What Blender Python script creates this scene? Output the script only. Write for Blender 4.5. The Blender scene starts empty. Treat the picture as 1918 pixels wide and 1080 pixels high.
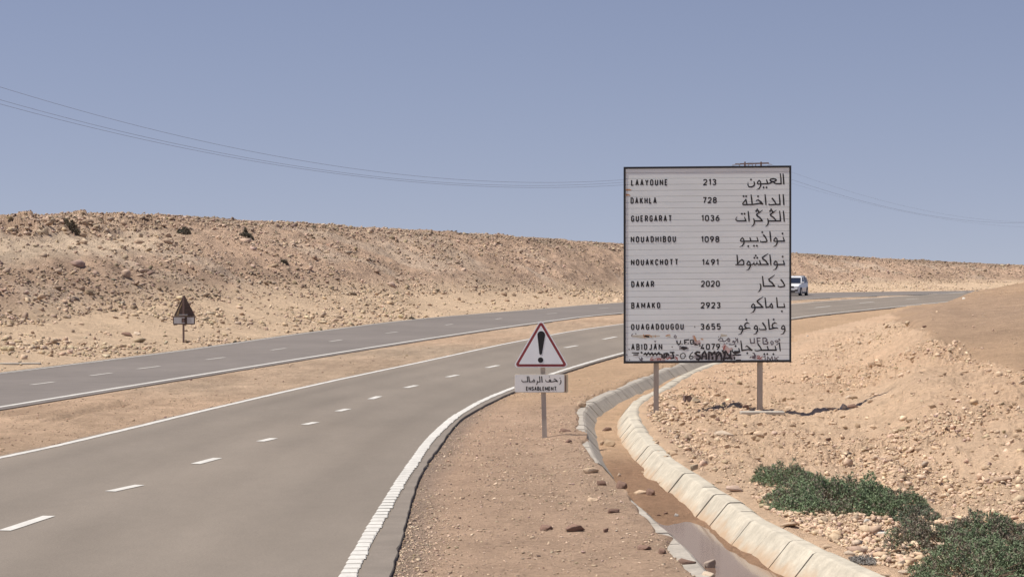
import bpy, bmesh, math, random
import numpy as np
from mathutils import Vector, Matrix

random.seed(7)
RNG = np.random.default_rng(11)
scene = bpy.context.scene
COL = scene.collection

# ------------------------------------------------------------------ camera, sky, sun, exposure
F = 4000.0            # focal length in pixels of a 1918 px wide picture
HOR = 481.0           # row of the horizon
CAMH = 3.39
TILT = math.atan((540 - HOR) / F)
cam = bpy.data.cameras.new('camera')
cam.sensor_width = 36.0
cam.lens = F / 1918.0 * 36.0
cam.clip_start = 0.5
cam.clip_end = 9000
camo = bpy.data.objects.new('camera', cam)
camo.location = (0, 0, CAMH)
camo.rotation_euler = (math.pi / 2 - TILT, 0, 0)
COL.objects.link(camo)
scene.camera = camo

SUN_EL, SUN_AZ = math.radians(64), math.radians(11)      # az: from the left, turned towards the camera
sdir = Vector((-math.cos(SUN_EL) * math.cos(SUN_AZ), -math.cos(SUN_EL) * math.sin(SUN_AZ), math.sin(SUN_EL)))
world = bpy.data.worlds.new('World')
scene.world = world
world.use_nodes = True
wn = world.node_tree
bg = wn.nodes['Background']
sky = wn.nodes.new('ShaderNodeTexSky')
sky.sky_type = 'NISHITA'
sky.sun_disc = False
sky.sun_elevation = SUN_EL
sky.sun_rotation = math.atan2(sdir.x, sdir.y)
sky.air_density = 1.0
sky.dust_density = 0.1
sky.ozone_density = 6.0
sky.altitude = 0
tcw = wn.nodes.new('ShaderNodeTexCoord')          # thin dry haze: the warm horizon band of the clear-air model lies just below sight
addv = wn.nodes.new('ShaderNodeVectorMath'); addv.operation = 'ADD'; addv.inputs[1].default_value = (0, 0, 0.13)
nrm_ = wn.nodes.new('ShaderNodeVectorMath'); nrm_.operation = 'NORMALIZE'
wn.links.new(tcw.outputs['Generated'], addv.inputs[0]); wn.links.new(addv.outputs[0], nrm_.inputs[0]); wn.links.new(nrm_.outputs[0], sky.inputs['Vector'])
hsv = wn.nodes.new('ShaderNodeHueSaturation')
hsv.inputs['Saturation'].default_value = 1.0
hsv.inputs['Value'].default_value = 1.0
wn.links.new(sky.outputs[0], hsv.inputs['Color'])
tint = wn.nodes.new('ShaderNodeVectorMath'); tint.operation = 'MULTIPLY'
tint.inputs[1].default_value = (1.62, 1.10, 0.935)
wn.links.new(hsv.outputs[0], tint.inputs[0])
wn.links.new(tint.outputs[0], bg.inputs['Color'])
bg.inputs['Strength'].default_value = 0.087
sl = bpy.data.lights.new('sun', 'SUN')
sl.energy = 4.8
sl.angle = math.radians(0.53)
sl.color = (1.0, 0.945, 0.86)
so = bpy.data.objects.new('sun', sl)
so.rotation_euler = sdir.to_track_quat('Z', 'Y').to_euler()
so.location = (0, 0, 60)
COL.objects.link(so)
scene.view_settings.view_transform = 'Standard'
scene.view_settings.look = 'None'
scene.view_settings.exposure = 0.2
scene.view_settings.gamma = 1.0
scene.view_settings.use_curve_mapping = False
scene.cycles.max_bounces = 6

# ------------------------------------------------------------------ survey helpers (where a sight line meets the ground or a plane)
CT, ST = math.cos(TILT), math.sin(TILT)


def ray(px, py):
    u = (px - 959.0) / F
    v = (540.0 - py) / F
    return u, CT + v * ST, v * CT - ST


def on_z(px, py, z=0.0):
    x, y, w = ray(px, py)
    k = (z - CAMH) / w
    return Vector((x * k, y * k, z))


def on_y(px, py, Y):
    x, y, w = ray(px, py)
    k = Y / y
    return Vector((x * k, Y, CAMH + w * k))


def smooth_poly(pts, n=8):
    """Catmull-Rom through 2D points"""
    pts = [np.array(p, float) for p in pts]
    P = [np.array(p, float) for p in pts]
    P = [2 * P[0] - P[1]] + P + [2 * P[-1] - P[-2]]
    out = []
    for i in range(1, len(P) - 2):
        for k in range(n):
            t = k / n
            a, b, c, d = P[i - 1], P[i], P[i + 1], P[i + 2]
            out.append(0.5 * ((2 * b) + (-a + c) * t + (2 * a - 5 * b + 4 * c - d) * t * t + (-a + 3 * b - 3 * c + d) * t ** 3))
    out.append(P[-2])
    return np.array(out)


def resample(P, n=None, step=None):
    s = np.r_[0, np.cumsum(np.hypot(*np.diff(P, axis=0).T))]
    if n is None:
        n = max(2, int(s[-1] / step) + 1)
    t = np.linspace(0, s[-1], n)
    return np.c_[np.interp(t, s, P[:, 0]), np.interp(t, s, P[:, 1])]


def gl(pts, z=0.0, near=0, far=0, n=4):
    """surveyed ground line in plan, with optional straight extensions at both ends"""
    W = [on_z(px, py, z)[:2] for px, py in pts]
    W = [np.array(w) for w in W]
    if near:
        d = W[0] - W[1]
        d = d / np.linalg.norm(d); w0 = W[0]; k = max(1, int(near / 2.5))
        W = [w0 + d * near * (k - i) / k for i in range(k)] + W
    if far:
        d = W[-1] - W[-2]
        d = d / np.linalg.norm(d); w0 = W[-1]; k = max(1, int(far / 12))
        W = W + [w0 + d * far * (i + 1) / k for i in range(k)]
    return smooth_poly(W, n)


def offset(P, d):
    """shift a plan line sideways; positive = right of travel"""
    T = np.gradient(P, axis=0)
    T /= np.maximum(1e-9, np.hypot(T[:, 0], T[:, 1]))[:, None]
    return P + np.c_[T[:, 1], -T[:, 0]] * d


def sdist(X, Y, P):
    """signed distance to a polyline, positive on its right"""
    best = np.full(X.shape, 1e9)
    sg = np.zeros(X.shape); bc = np.zeros(X.shape)
    for a, b in zip(P[:-1], P[1:]):
        ab = b - a
        L2 = ab @ ab
        if L2 < 1e-12:
            continue
        t = np.clip(((X - a[0]) * ab[0] + (Y - a[1]) * ab[1]) / L2, 0, 1)
        dx = X - a[0] - t * ab[0]
        dy = Y - a[1] - t * ab[1]
        d = dx * dx + dy * dy
        cr = (dx * ab[1] - dy * ab[0]) / math.sqrt(L2)
        tie = np.abs(d - best) <= 1e-7 * (d + best)          # two segments share their joint: trust the squarer one
        m = (~tie & (d < best)) | (tie & (np.abs(cr) > np.abs(bc)))
        best = np.where(m, d, best)
        sg = np.where(m, np.sign(cr), sg)
        bc = np.where(m, cr, bc)
    return np.sqrt(best) * sg


# surveyed lines of the two roads and the ditch
L_LINE = gl([(0, 857), (113, 833), (250, 800.5), (387.6, 767.5), (520, 736.5), (640, 709.6), (800, 675.6), (990, 635.3), (1168, 606.3), (1482, 569.4), (1639, 558), (1793, 548.3)], near=26, far=60)
R_LINE = gl([(651, 1080), (690, 1005), (729, 939), (752, 900), (778, 862), (803, 827), (832, 798), (862, 774), (906, 749), (962, 726), (1035.7, 699.5), (1092, 681.8), (1168, 660.5), (1300, 628), (1482, 595.9), (1607, 581.4), (1788, 563.6)], near=11, far=60)
RA_LINE = gl([(730, 1080), (751, 1010), (769, 946), (790, 885), (825, 834), (860, 788), (917, 754), (966, 732), (1050, 699.5), (1167, 664), (1300, 631), (1482, 598), (1607, 583), (1788, 565)], near=11, far=60)
FN_LINE = gl([(0, 762), (340, 707), (800, 634), (1015, 603), (1168, 585.5), (1482, 561.5), (1640, 553.8), (1721, 550.8), (1800, 547.6)], near=26, far=60)
FF_LINE = gl([(0, 699), (340, 656.7), (600, 620), (800, 596), (1015, 578.6), (1168, 566.5), (1482, 549.5), (1793, 544.6)], near=30, far=60)

DL = gl([(1312, 1062), (1272, 1018), (1228, 978), (1183, 937), (1148, 903), (1124, 874), (1108, 848), (1100, 824), (1095, 800), (1092, 776), (1099, 761), (1117, 750), (1139, 739), (1161, 729), (1183, 719), (1210, 708), (1239, 696), (1268, 685), (1307, 673.5), (1360, 660), (1420, 645), (1462, 635)], z=0.0, near=8, n=6)
DR = gl([(1640, 1082), (1557, 1045), (1516, 1028), (1470, 1002), (1434, 985), (1403, 967), (1379, 947), (1334, 920), (1312, 904), (1292, 890), (1263, 872), (1239, 853), (1223, 836), (1206, 818), (1193, 800), (1185, 785), (1181, 768), (1190, 755), (1206, 743), (1237, 729), (1272, 707), (1306, 691), (1334, 681), (1385, 666), (1440, 651), (1468, 644)], z=0.03, near=8, n=6)


# ------------------------------------------------------------------ noise
_tab = RNG.random((8, 256, 256))


def vnoise(x, y, k=0):
    xi = np.floor(x).astype(int); yi = np.floor(y).astype(int)
    fx = x - xi; fy = y - yi
    fx = fx * fx * fx * (fx * (fx * 6 - 15) + 10); fy = fy * fy * fy * (fy * (fy * 6 - 15) + 10)
    T = _tab[k % 8]
    a = T[xi & 255, yi & 255]; b = T[(xi + 1) & 255, yi & 255]
    c = T[xi & 255, (yi + 1) & 255]; d = T[(xi + 1) & 255, (yi + 1) & 255]
    return (a + (b - a) * fx) * (1 - fy) + (c + (d - c) * fx) * fy


def fbm(x, y, o=4, k=0, gain=0.5, ridged=False):
    s = 0; a = 1; t = 0
    x = x + 37.3 * k; y = y + 91.7 * k
    for i in range(o):
        n = vnoise(x, y, k + i) * 2 - 1
        if ridged:
            n = 1 - 2 * np.abs(n)
        s = s + a * n; t += a; a *= gain
        x, y = (x * 1.6 + y * 1.2) + 5.1, (y * 1.6 - x * 1.2) + 9.7
    return s / t


def sstep(a, b, x):
    t = np.clip((x - a) / (b - a), 0, 1)
    return t * t * (3 - 2 * t)


# ------------------------------------------------------------------ terrain: height and soil colour as functions of the place
AZ = np.array([-700, 0, 120, 250, 340, 600, 900, 1168, 1482, 1700, 1918, 2700], float)
TOE_Y = np.array([640, 615, 600, 575, 562, 549, 547, 546, 532, 530, 528, 526], float)
TOE_D = np.array([60, 80, 87, 95, 101, 119, 146, 178, 232, 246, 262, 300], float)
CR_Y = np.array([409, 406, 404, 404, 406, 421, 438, 458, 474, 487, 498, 505], float)
CR_W = np.array([34, 36, 37, 38, 38, 38, 36, 30, 22, 20, 18, 18], float)


def smooth_table(xs, ys, sig=55):
    g = np.arange(-1500, 3500, 5.0)
    v = np.interp(g, xs, ys)
    k = np.exp(-0.5 * (np.arange(-40, 41) * 5.0 / sig) ** 2); k /= k.sum()
    return g, np.convolve(np.pad(v, 40, mode='edge'), k, mode='valid')


_g, _ty = smooth_table(AZ, TOE_Y); _, _td = smooth_table(AZ, TOE_D); _, _cy = smooth_table(AZ, CR_Y); _, _cw = smooth_table(AZ, CR_W)
TOE_Z = CAMH - (_ty - HOR) / F * _td
CR_D = _td + _cw
CR_Z = CAMH + (HOR - _cy) / F * CR_D
AZ, TOE_D, TOE_Y = _g, _td, _ty

B_AZ = np.array([1250, 1330, 1400, 1482, 1560, 1605, 1648, 1716, 1745, 1824, 1918, 2300], float)
B_Z = np.array([0, 0, .02, .08, .28, .52, .95, 1.45, 1.62, 1.95, 2.25, 3.0])
B_D = np.array([60, 68, 66, 68, 74, 75, 75, 68, 71, 84, 90, 100], float)
B_N = np.array([52, 52, 50, 47, 44, 42, 38, 32, 30, 27, 24, 18], float)


def az_of(x, y):
    return 959 + F * x / y


ff_az = az_of(FF_LINE[:, 0], FF_LINE[:, 1])
_o = np.argsort(ff_az)
FF_AZ, FF_D = ff_az[_o], FF_LINE[_o, 1]
TRACKS = [gl([(55, 790), (110, 776), (160, 765), (215, 756)]), gl([(95, 792), (150, 778), (205, 767), (250, 760)]), gl([(215, 764), (260, 757), (320, 752)])]


def ground(x, y, detail=True):
    """returns z and colour"""
    az = az_of(x, y)
    z = np.zeros_like(x)
    # masks
    sRA = sdist(x, y, RA_LINE)      # + = right of near road
    sL = sdist(x, y, L_LINE)        # + = on the road side
    sFN = sdist(x, y, FN_LINE)
    sFF = sdist(x, y, FF_LINE)      # + = road side, - = hill side
    near_road = (sRA < -0.2) & (sL > 0.1)
    far_road = (sFF > -0.1) & (sFN < 0.1)
    median = (sL <= 0.1) & (sFN >= 0.1)
    hillside = sFF <= -0.1
    right = sRA >= -0.2
    # --- hill side
    toe_d = np.interp(az, AZ, TOE_D); toe_z = np.interp(az, AZ, TOE_Z)
    cr_d = np.interp(az, AZ, CR_D); cr_z = np.interp(az, AZ, CR_Z)
    ff_d = np.interp(az, FF_AZ, FF_D) + 0.4
    wob = fbm(x / 14, y / 14, 3, 2) * 2.2
    tb = np.clip((y - ff_d) / np.maximum(2, toe_d + wob - ff_d), 0, 1)
    zb = toe_z * (0.25 * tb + 0.75 * tb ** 2)
    th = np.clip((y - toe_d - wob) / np.maximum(3, cr_d - toe_d - wob), 0, 1)
    # left part has a bench half way up, the right part is one even slope
    prof = 1 - (1 - th) ** 1.35
    leftw = 1 - sstep(200, 420, az)
    bench = np.interp(th, [0, .32, .42, .66, .74, .92, 1], [0, .42, .52, .66, .80, .97, 1])
    prof = prof * (1 - leftw) + bench * leftw
    back = np.clip((y - cr_d), 0, 4000)
    zh = zb + (cr_z - toe_z) * prof * (th > 0) - back * 0.004 - np.clip(back - 100, 0, 800) * 0.008
    if detail:
        hm = sstep(0.02, 0.2, th)
        gull = fbm(x / 3.5, y / 9, 3, 4, ridged=True) * 0.28
        lump = fbm(x / 1.6, y / 1.6, 4, 1, gain=.6) * 0.22 + fbm(x / .55, y / .55, 2, 3) * 0.09
        near_top = sstep(0.75, 0.95, th)
        zh = zh - 0.03 * (sFF > -.4)
        zh = zh + hm * (1 - near_top * 0.75) * (gull + lump) + near_top * fbm(x / 1.1, y / 2, 3, 6) * 0.10
        bm = sstep(0.5, 3, y - ff_d) * (1 - hm)
        rub = sstep(-.1, .5, fbm(x / 6, y / 9, 2, 5))
        zh = zh + bm * (fbm(x / 1.2, y / 1.2, 4, 7, gain=.6) * (0.06 + 0.14 * rub) + fbm(x / 5, y / 5, 2, 3) * 0.10)
        blk = leftw * sstep(.68, .78, th) * (1 - sstep(.95, 1, th))
        q = fbm(x / 1.3, y / 1.0, 2, 5)
        zh = zh + blk * np.round(q * 3) / 3 * 0.5
    # --- right bank
    b_z = np.interp(az, B_AZ, B_Z); b_d = np.interp(az, B_AZ, B_D); b_n = np.interp(az, B_AZ, B_N)
    t = np.clip((y - b_n) / (b_d - b_n), 0, 1)
    up = 1 - (1 - t) ** 1.45
    dn = 1 - sstep(0, 20, y - b_d)
    zr = b_z * up * dn
    # ditch
    sDL = sdist(x, y, DL); sDR = sdist(x, y, DR)
    inside = (sDL > 0.03 + (0.03 * fbm(x / .3, y / .6, 2, 4) if detail else 0)) & (sDR < 0.0) & (np.minimum(np.abs(sDL), np.abs(sDR)) < 2.2) & (y < 118)
    # near bank follows the ditch edge
    edge = sstep(0.1, 1.2, np.where(sDR > 0, sDR, 0))
    sRD = np.where(sDR > 0, sDR, 0)
    if detail:
        tb = np.interp(az, [1600, 1690, 1745, 1824, 1918, 2100], [1.3, .93, .62, .38, .26, .2])
        smooth = sstep(-.025, .03, t - tb + .09 * fbm(x / 1.6, y / 4, 4, 2))
        rr = edge * (1 - 0.93 * smooth)
        patch = 0.6 + 0.5 * sstep(-.25, .25, fbm(x / 2.5, y / 5, 3, 5))
        far_flat = sstep(49, 58, y) * (1 - sstep(1480, 1600, az))
        rr = rr * (1 - 0.75 * far_flat)
        zr = zr + .055 * sstep(.08, .26, sDR) * (1 - sstep(.5, .9, sDR)) * sstep(-.25, .2, fbm(x / .5, y / 1.2, 3, 6)) * (sDR > 0)
        zr = zr + rr * patch * (fbm(x / .5, y / .8, 4, 1, gain=.66) * 0.20 + np.abs(fbm(x / .2, y / .45, 3, 5)) * 0.10 + fbm(x / 1.6, y / 2.4, 2, 6) * 0.12)
        zr = zr + smooth * (fbm(x / 4, y / 8, 2, 3) * 0.05 + .07 * sstep(0, .08, t - tb) + fbm(x / .8, y / 2, 3, 5) * .012)
        verge = (sDL < 0) & right
        zr = zr + np.where(verge, fbm(x / .35, y / .5, 3, 4) * 0.02 * sstep(.2, .8, sRA) * (1 - sstep(-.25, 0, sDL) * .7), 0)
    zr = zr - 0.035 * (1 - sstep(0.05, 1.0, sRA)) - 0.012 * (sRA < 0.02)
    rim = -.09 + .20 * fbm(x / .8, y / 2.2, 3, 7) - .10 * sstep(38, 46, y)
    zr = zr + np.where(right & (sDL < 0.1), .05 * sstep(-.9, -.35, sDL) - .06 * sstep(rim, rim + .06, sDL), 0)
    floor = -0.24 + (fbm(x / .5, y / 1.2, 3, 2) * 0.045 if detail else 0)
    water = 1 - sstep(27.5, 34.0, y)
    floor = floor - 0.09 * water + 0.085 * sstep(-.62, -.25, sDR) * water
    zr = np.where(inside, floor, zr)
    # --- median
    zm = -0.025 + 0.045 * sstep(0.2, 1.5, np.minimum(-sL, sFN))
    if detail:
        zm = zm + fbm(x / .8, y / 1.5, 3, 6) * 0.025 * sstep(.2, 1, np.minimum(-sL, sFN))
        for T in TRACKS:
            dd = np.abs(sdist(x, y, T))
            zm = zm + np.where(dd < 1.2, -0.05 * np.exp(-(dd / .16) ** 2) + 0.04 * np.exp(-((dd - .33) / .14) ** 2), 0)
    z = np.where(right, zr, z)
    z = np.where(median, zm, z)
    z = np.where(hillside, zh, z)
    z = np.where(near_road | far_road, -0.07, z)
    if not detail:
        return z
    # --- colours (albedo of the soils themselves)
    def c(r, g, b):
        return np.array([r, g, b])[None, :]
    n1 = fbm(x / 2.2, y / 4, 4, 3)[:, None]; n2 = fbm(x / .4, y / .6, 3, 6)[:, None]; n3 = fbm(x / 9, y / 14, 3, 1)[:, None]
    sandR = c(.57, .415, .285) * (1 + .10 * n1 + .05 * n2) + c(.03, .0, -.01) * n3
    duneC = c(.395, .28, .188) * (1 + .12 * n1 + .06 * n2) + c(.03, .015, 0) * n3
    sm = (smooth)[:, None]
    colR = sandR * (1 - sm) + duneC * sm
    verge = ((sDL < 0) & right)[:, None]
    g = c(.42, .305, .22) * (1 + .16 * n1 + .10 * n2) + c(.02, .0, 0) * n3
    near_edge = (1 - sstep(0, .55, sRA + .2 * n1[:, 0]))[:, None]
    g = g * (1 - .55 * near_edge) + c(.17, .15, .135) * .55 * near_edge
    vr = sstep(44, 56, y)[:, None]
    g = g * (1 - vr) + c(.45, .32, .21) * (1 + .1 * n1) * vr
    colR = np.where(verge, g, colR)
    wet = (1 - sstep(33, 42, y + 5 * n1[:, 0]))[:, None]
    fl = c(.48, .34, .225) * (1 - wet) + c(.31, .20, .13) * wet
    fl = fl * (1 + .12 * n1 + .08 * n2)
    colR = np.where(inside[:, None], fl, colR)
    colM = c(.44, .33, .235) * (1 + .26 * n1 + .20 * n2) + c(.03, .0, -.01) * n3
    e = (1 - sstep(0, .5, np.minimum(-sL, sFN)))[:, None]
    colM = colM * (1 - .35 * e) + c(.25, .21, .17) * .35 * e
    berm = c(.52, .40, .28) * (1 + .12 * n1 + .08 * n2)
    hillc = c(.425, .31, .225) * (1 + .14 * n1 + .12 * n2)
    pale = sstep(.05, .5, fbm(x / 5, y / 4, 3, 2))[:, None]
    hillc = hillc * (1 - .6 * pale) + c(.49, .40, .31) * .6 * pale
    ht = sstep(.0, .18, th)[:, None]
    lw = leftw[:, None]
    bn = (sstep(.3, .45, th) * (1 - sstep(.66, .76, th)))[:, None] * lw
    hillc = hillc * (1 - .9 * bn) + c(.53, .43, .32) * (1 + .1 * n2) * .9 * bn
    top = sstep(.62, .85, th)[:, None] * (1 - lw)
    dk = sstep(-.1, .35, fbm(x / 4, y / 12, 3, 4))[:, None]
    hillc = hillc * (1 - .13 * dk)
    hillc = hillc * (1 - .22 * top)
    colH = berm * (1 - ht) + hillc * ht
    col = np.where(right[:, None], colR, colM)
    col = np.where(hillside[:, None], colH, col)
    col = col * np.array([1.22, 1.17, 1.13])[None, :]
    col = np.where((near_road | far_road)[:, None], c(.2, .18, .16), col)
    return z, np.clip(col, .02, .9), th, smooth, inside, right, hillside


def zat(x, y):
    """height of the finished ground at a few places"""
    return ground(np.atleast_1d(np.asarray(x, float)), np.atleast_1d(np.asarray(y, float)))[0]


def on_ground(px, py):
    """where the sight line through a pixel meets the ground"""
    x, y, w = ray(px, py)
    k = np.geomspace(18, 320, 900)
    X, Y, Z = x * k, y * k, CAMH + w * k
    g = ground(X, Y)[0]
    i = np.argmax(Z < g)
    if Z[i] >= g[i]:
        return on_z(px, py)
    a = k[i - 1] if i else k[0]
    t = np.linspace(a, k[i], 40)
    g = ground(x * t, y * t)[0]
    j = np.argmax(CAMH + w * t < g)
    return Vector((x * t[j], y * t[j], float(g[j])))


# ------------------------------------------------------------------ object helpers
def mesh_obj(name, V, Fc, mat=None, parent=None, smooth=False, colors=None):
    me = bpy.data.meshes.new(name)
    V = np.asarray(V, np.float32)
    if isinstance(Fc, np.ndarray) and Fc.ndim == 2:
        nf, k = Fc.shape
        me.vertices.add(len(V)); me.vertices.foreach_set('co', V.ravel())
        me.loops.add(nf * k); me.loops.foreach_set('vertex_index', Fc.ravel().astype(np.int32))
        me.polygons.add(nf)
        me.polygons.foreach_set('loop_start', np.arange(0, nf * k, k, dtype=np.int32))
        me.polygons.foreach_set('loop_total', np.full(nf, k, np.int32))
        me.update(calc_edges=True)
    else:
        me.from_pydata([tuple(map(float, v)) for v in V], [], [tuple(map(int, f)) for f in Fc])
    if smooth:
        me.polygons.foreach_set('use_smooth', np.ones(len(me.polygons), bool))
    if colors is not None:
        at = me.color_attributes.new('soil', 'FLOAT_COLOR', 'POINT')
        c4 = np.ones((len(V), 4), np.float32); c4[:, :3] = colors
        at.data.foreach_set('color', c4.ravel())
    if mat:
        me.materials.append(mat)
    me.update()
    o = bpy.data.objects.new(name, me)
    COL.objects.link(o)
    if parent:
        o.parent = parent
    return o


def tag(o, label=None, cat=None, group=None, kind=None):
    if label: o['label'] = label
    if cat: o['category'] = cat
    if group: o['group'] = group
    if kind: o['kind'] = kind
    return o


def empty(name, loc=(0, 0, 0), rz=0):
    o = bpy.data.objects.new(name, None)
    o.location = loc
    o.rotation_euler = (0, 0, rz)
    o.empty_display_size = 0.2
    COL.objects.link(o)
    return o


class MB:
    def __init__(s):
        s.V = []; s.F = []

    def add(s, V, Fc):
        n = len(s.V)
        s.V += [tuple(v) for v in V]
        s.F += [tuple(i + n for i in f) for f in Fc]

    def box(s, x0, x1, y0, y1, z0, z1, M=None):
        V = [(x, y, z) for z in (z0, z1) for y in (y0, y1) for x in (x0, x1)]
        if M is not None:
            V = [M @ Vector(v) for v in V]
        s.add(V, [(0, 2, 3, 1), (4, 5, 7, 6), (0, 1, 5, 4), (2, 6, 7, 3), (0, 4, 6, 2), (1, 3, 7, 5)])

    def tube(s, pts, r, n=6, cap=True):
        pts = [Vector(p) for p in pts]
        rs = r if isinstance(r, (list, tuple)) else [r] * len(pts)
        rings = []
        for i, p in enumerate(pts):
            d = (pts[min(i + 1, len(pts) - 1)] - pts[max(i - 1, 0)]).normalized()
            a = d.orthogonal().normalized() if abs(d.z) > .9 else d.cross(Vector((0, 0, 1))).normalized()
            b = d.cross(a)
            rings.append([p + (a * math.cos(2 * math.pi * k / n) + b * math.sin(2 * math.pi * k / n)) * rs[i] for k in range(n)])
        V = [v for R in rings for v in R]
        Fc = []
        for i in range(len(rings) - 1):
            for k in range(n):
                a, b = i * n + k, i * n + (k + 1) % n
                Fc.append((a, b, b + n, a + n))
        if cap:
            Fc.append(tuple(range(n))[::-1]); Fc.append(tuple(range((len(rings) - 1) * n, len(rings) * n)))
        s.add(V, Fc)

    def prism(s, outline, y0, y1):
        """outline in x,z extruded in y"""
        n = len(outline)
        V = [(x, y0, z) for x, z in outline] + [(x, y1, z) for x, z in outline]
        Fc = [tuple(range(n)), tuple(range(n, 2 * n))[::-1]] + [(i, i + n, (i + 1) % n + n, (i + 1) % n) for i in range(n)]
        s.add(V, Fc)

    def build(s, name, mat, parent=None, smooth=False, bevel=0):
        o = mesh_obj(name, s.V, s.F, mat, parent, smooth)
        bm = bmesh.new(); bm.from_mesh(o.data)
        bmesh.ops.recalc_face_normals(bm, faces=bm.faces)
        if bevel:
            bmesh.ops.bevel(bm, geom=list(bm.edges), offset=bevel, segments=1, affect='EDGES', clamp_overlap=True)
        bm.to_mesh(o.data); bm.free()
        if smooth:
            o.data.polygons.foreach_set('use_smooth', np.ones(len(o.data.polygons), bool))
        return o


# ------------------------------------------------------------------ materials
def new_mat(name, color=(.5, .5, .5), rough=.8, metal=0.0, noise=None, bump=None, spec=None, attr=False, attr_noise=()):
    """noise: list of (scale, amount, stretch) brightness variations of the thing's own colour; bump: list of (scale, height)"""
    m = bpy.data.materials.new(name)
    m.use_nodes = True
    nt = m.node_tree
    b = nt.nodes['Principled BSDF']
    b.inputs['Base Color'].default_value = (*color, 1)
    b.inputs['Roughness'].default_value = rough
    b.inputs['Metallic'].default_value = metal
    if spec is not None:
        b.inputs['Specular IOR Level'].default_value = spec
    tc = nt.nodes.new('ShaderNodeNewGeometry')
    src = None
    if attr:
        a = nt.nodes.new('ShaderNodeAttribute'); a.attribute_name = 'soil'
        src = a.outputs['Color']
    else:
        rgb = nt.nodes.new('ShaderNodeRGB'); rgb.outputs[0].default_value = (*color, 1)
        src = rgb.outputs[0]
    for (sc, amt, st) in (noise or []):
        mp = nt.nodes.new('ShaderNodeMapping'); mp.inputs['Scale'].default_value = st
        nt.links.new(tc.outputs['Position'], mp.inputs['Vector'])
        n = nt.nodes.new('ShaderNodeTexNoise'); n.inputs['Scale'].default_value = sc; n.inputs['Detail'].default_value = 5
        n.inputs['Roughness'].default_value = .6
        nt.links.new(mp.outputs[0], n.inputs['Vector'])
        r = nt.nodes.new('ShaderNodeMapRange')
        r.inputs['From Min'].default_value = .3; r.inputs['From Max'].default_value = .7
        r.inputs['To Min'].default_value = 1 - amt; r.inputs['To Max'].default_value = 1 + amt
        nt.links.new(n.outputs['Fac'], r.inputs['Value'])
        mx = nt.nodes.new('ShaderNodeVectorMath'); mx.operation = 'SCALE'
        nt.links.new(src, mx.inputs[0]); nt.links.new(r.outputs[0], mx.inputs['Scale'])
        src = mx.outputs[0]
    nt.links.new(src, b.inputs['Base Color'])
    prev = None
    for (sc, h, dist) in (bump or []):
        n = nt.nodes.new('ShaderNodeTexNoise'); n.inputs['Scale'].default_value = sc; n.inputs['Detail'].default_value = 6
        n.inputs['Roughness'].default_value = .65
        nt.links.new(tc.outputs['Position'], n.inputs['Vector'])
        bp = nt.nodes.new('ShaderNodeBump'); bp.inputs['Strength'].default_value = h; bp.inputs['Distance'].default_value = dist
        nt.links.new(n.outputs['Fac'], bp.inputs['Height'])
        if prev: nt.links.new(prev, bp.inputs['Normal'])
        prev = bp.outputs[0]
    if prev: nt.links.new(prev, b.inputs['Normal'])
    return m


ONE = (1, 1, 1)
M_SOIL = new_mat('desert soil', attr=True, rough=.95, spec=.15, noise=[(1.2, .10, ONE), (9, .12, ONE), (60, .10, ONE)], bump=[(2.5, .8, .3), (9, 1.0, .13), (45, .9, .03)])
M_ROCK = new_mat('stone', attr=True, rough=.92, spec=.2, noise=[(6, .14, ONE), (45, .10, ONE)], bump=[(12, .6, .03), (60, .4, .006)])
M_ASPH = new_mat('dusty asphalt', (.235, .200, .166), rough=.9, spec=.2, attr=True, noise=[(.35, .07, (1, .3, 1)), (1.1, .04, (1, .3, 1)), (5, .03, (1, .5, 1)), (28, .10, ONE), (90, .16, ONE), (220, .2, ONE)], bump=[(120, .5, .005)])
M_ASPH2 = new_mat('grey asphalt', (.180, .157, .140), rough=.85, spec=.25, noise=[(.3, .10, (.5, .5, 1)), (1.2, .05, ONE), (90, .10, ONE)], bump=[(120, .35, .004)])
M_ASPHE = new_mat('asphalt edge', (.205, .172, .14), rough=.9, noise=[(2, .12, ONE), (90, .22, ONE)], bump=[(90, .6, .006)])
M_PAINT = new_mat('road paint', (.58, .555, .505), rough=.75, noise=[(1.5, .08, ONE), (9, .10, ONE), (60, .10, ONE)])
M_PAINT2 = new_mat('worn road paint', (.45, .42, .375), rough=.75, noise=[(3, .12, ONE), (60, .12, ONE)])
M_CONC = new_mat('pale concrete', (.48, .43, .34), rough=.9, noise=[(1.0, .13, ONE), (4, .10, ONE), (12, .10, ONE), (60, .09, ONE)], bump=[(25, .5, .012)])
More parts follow.
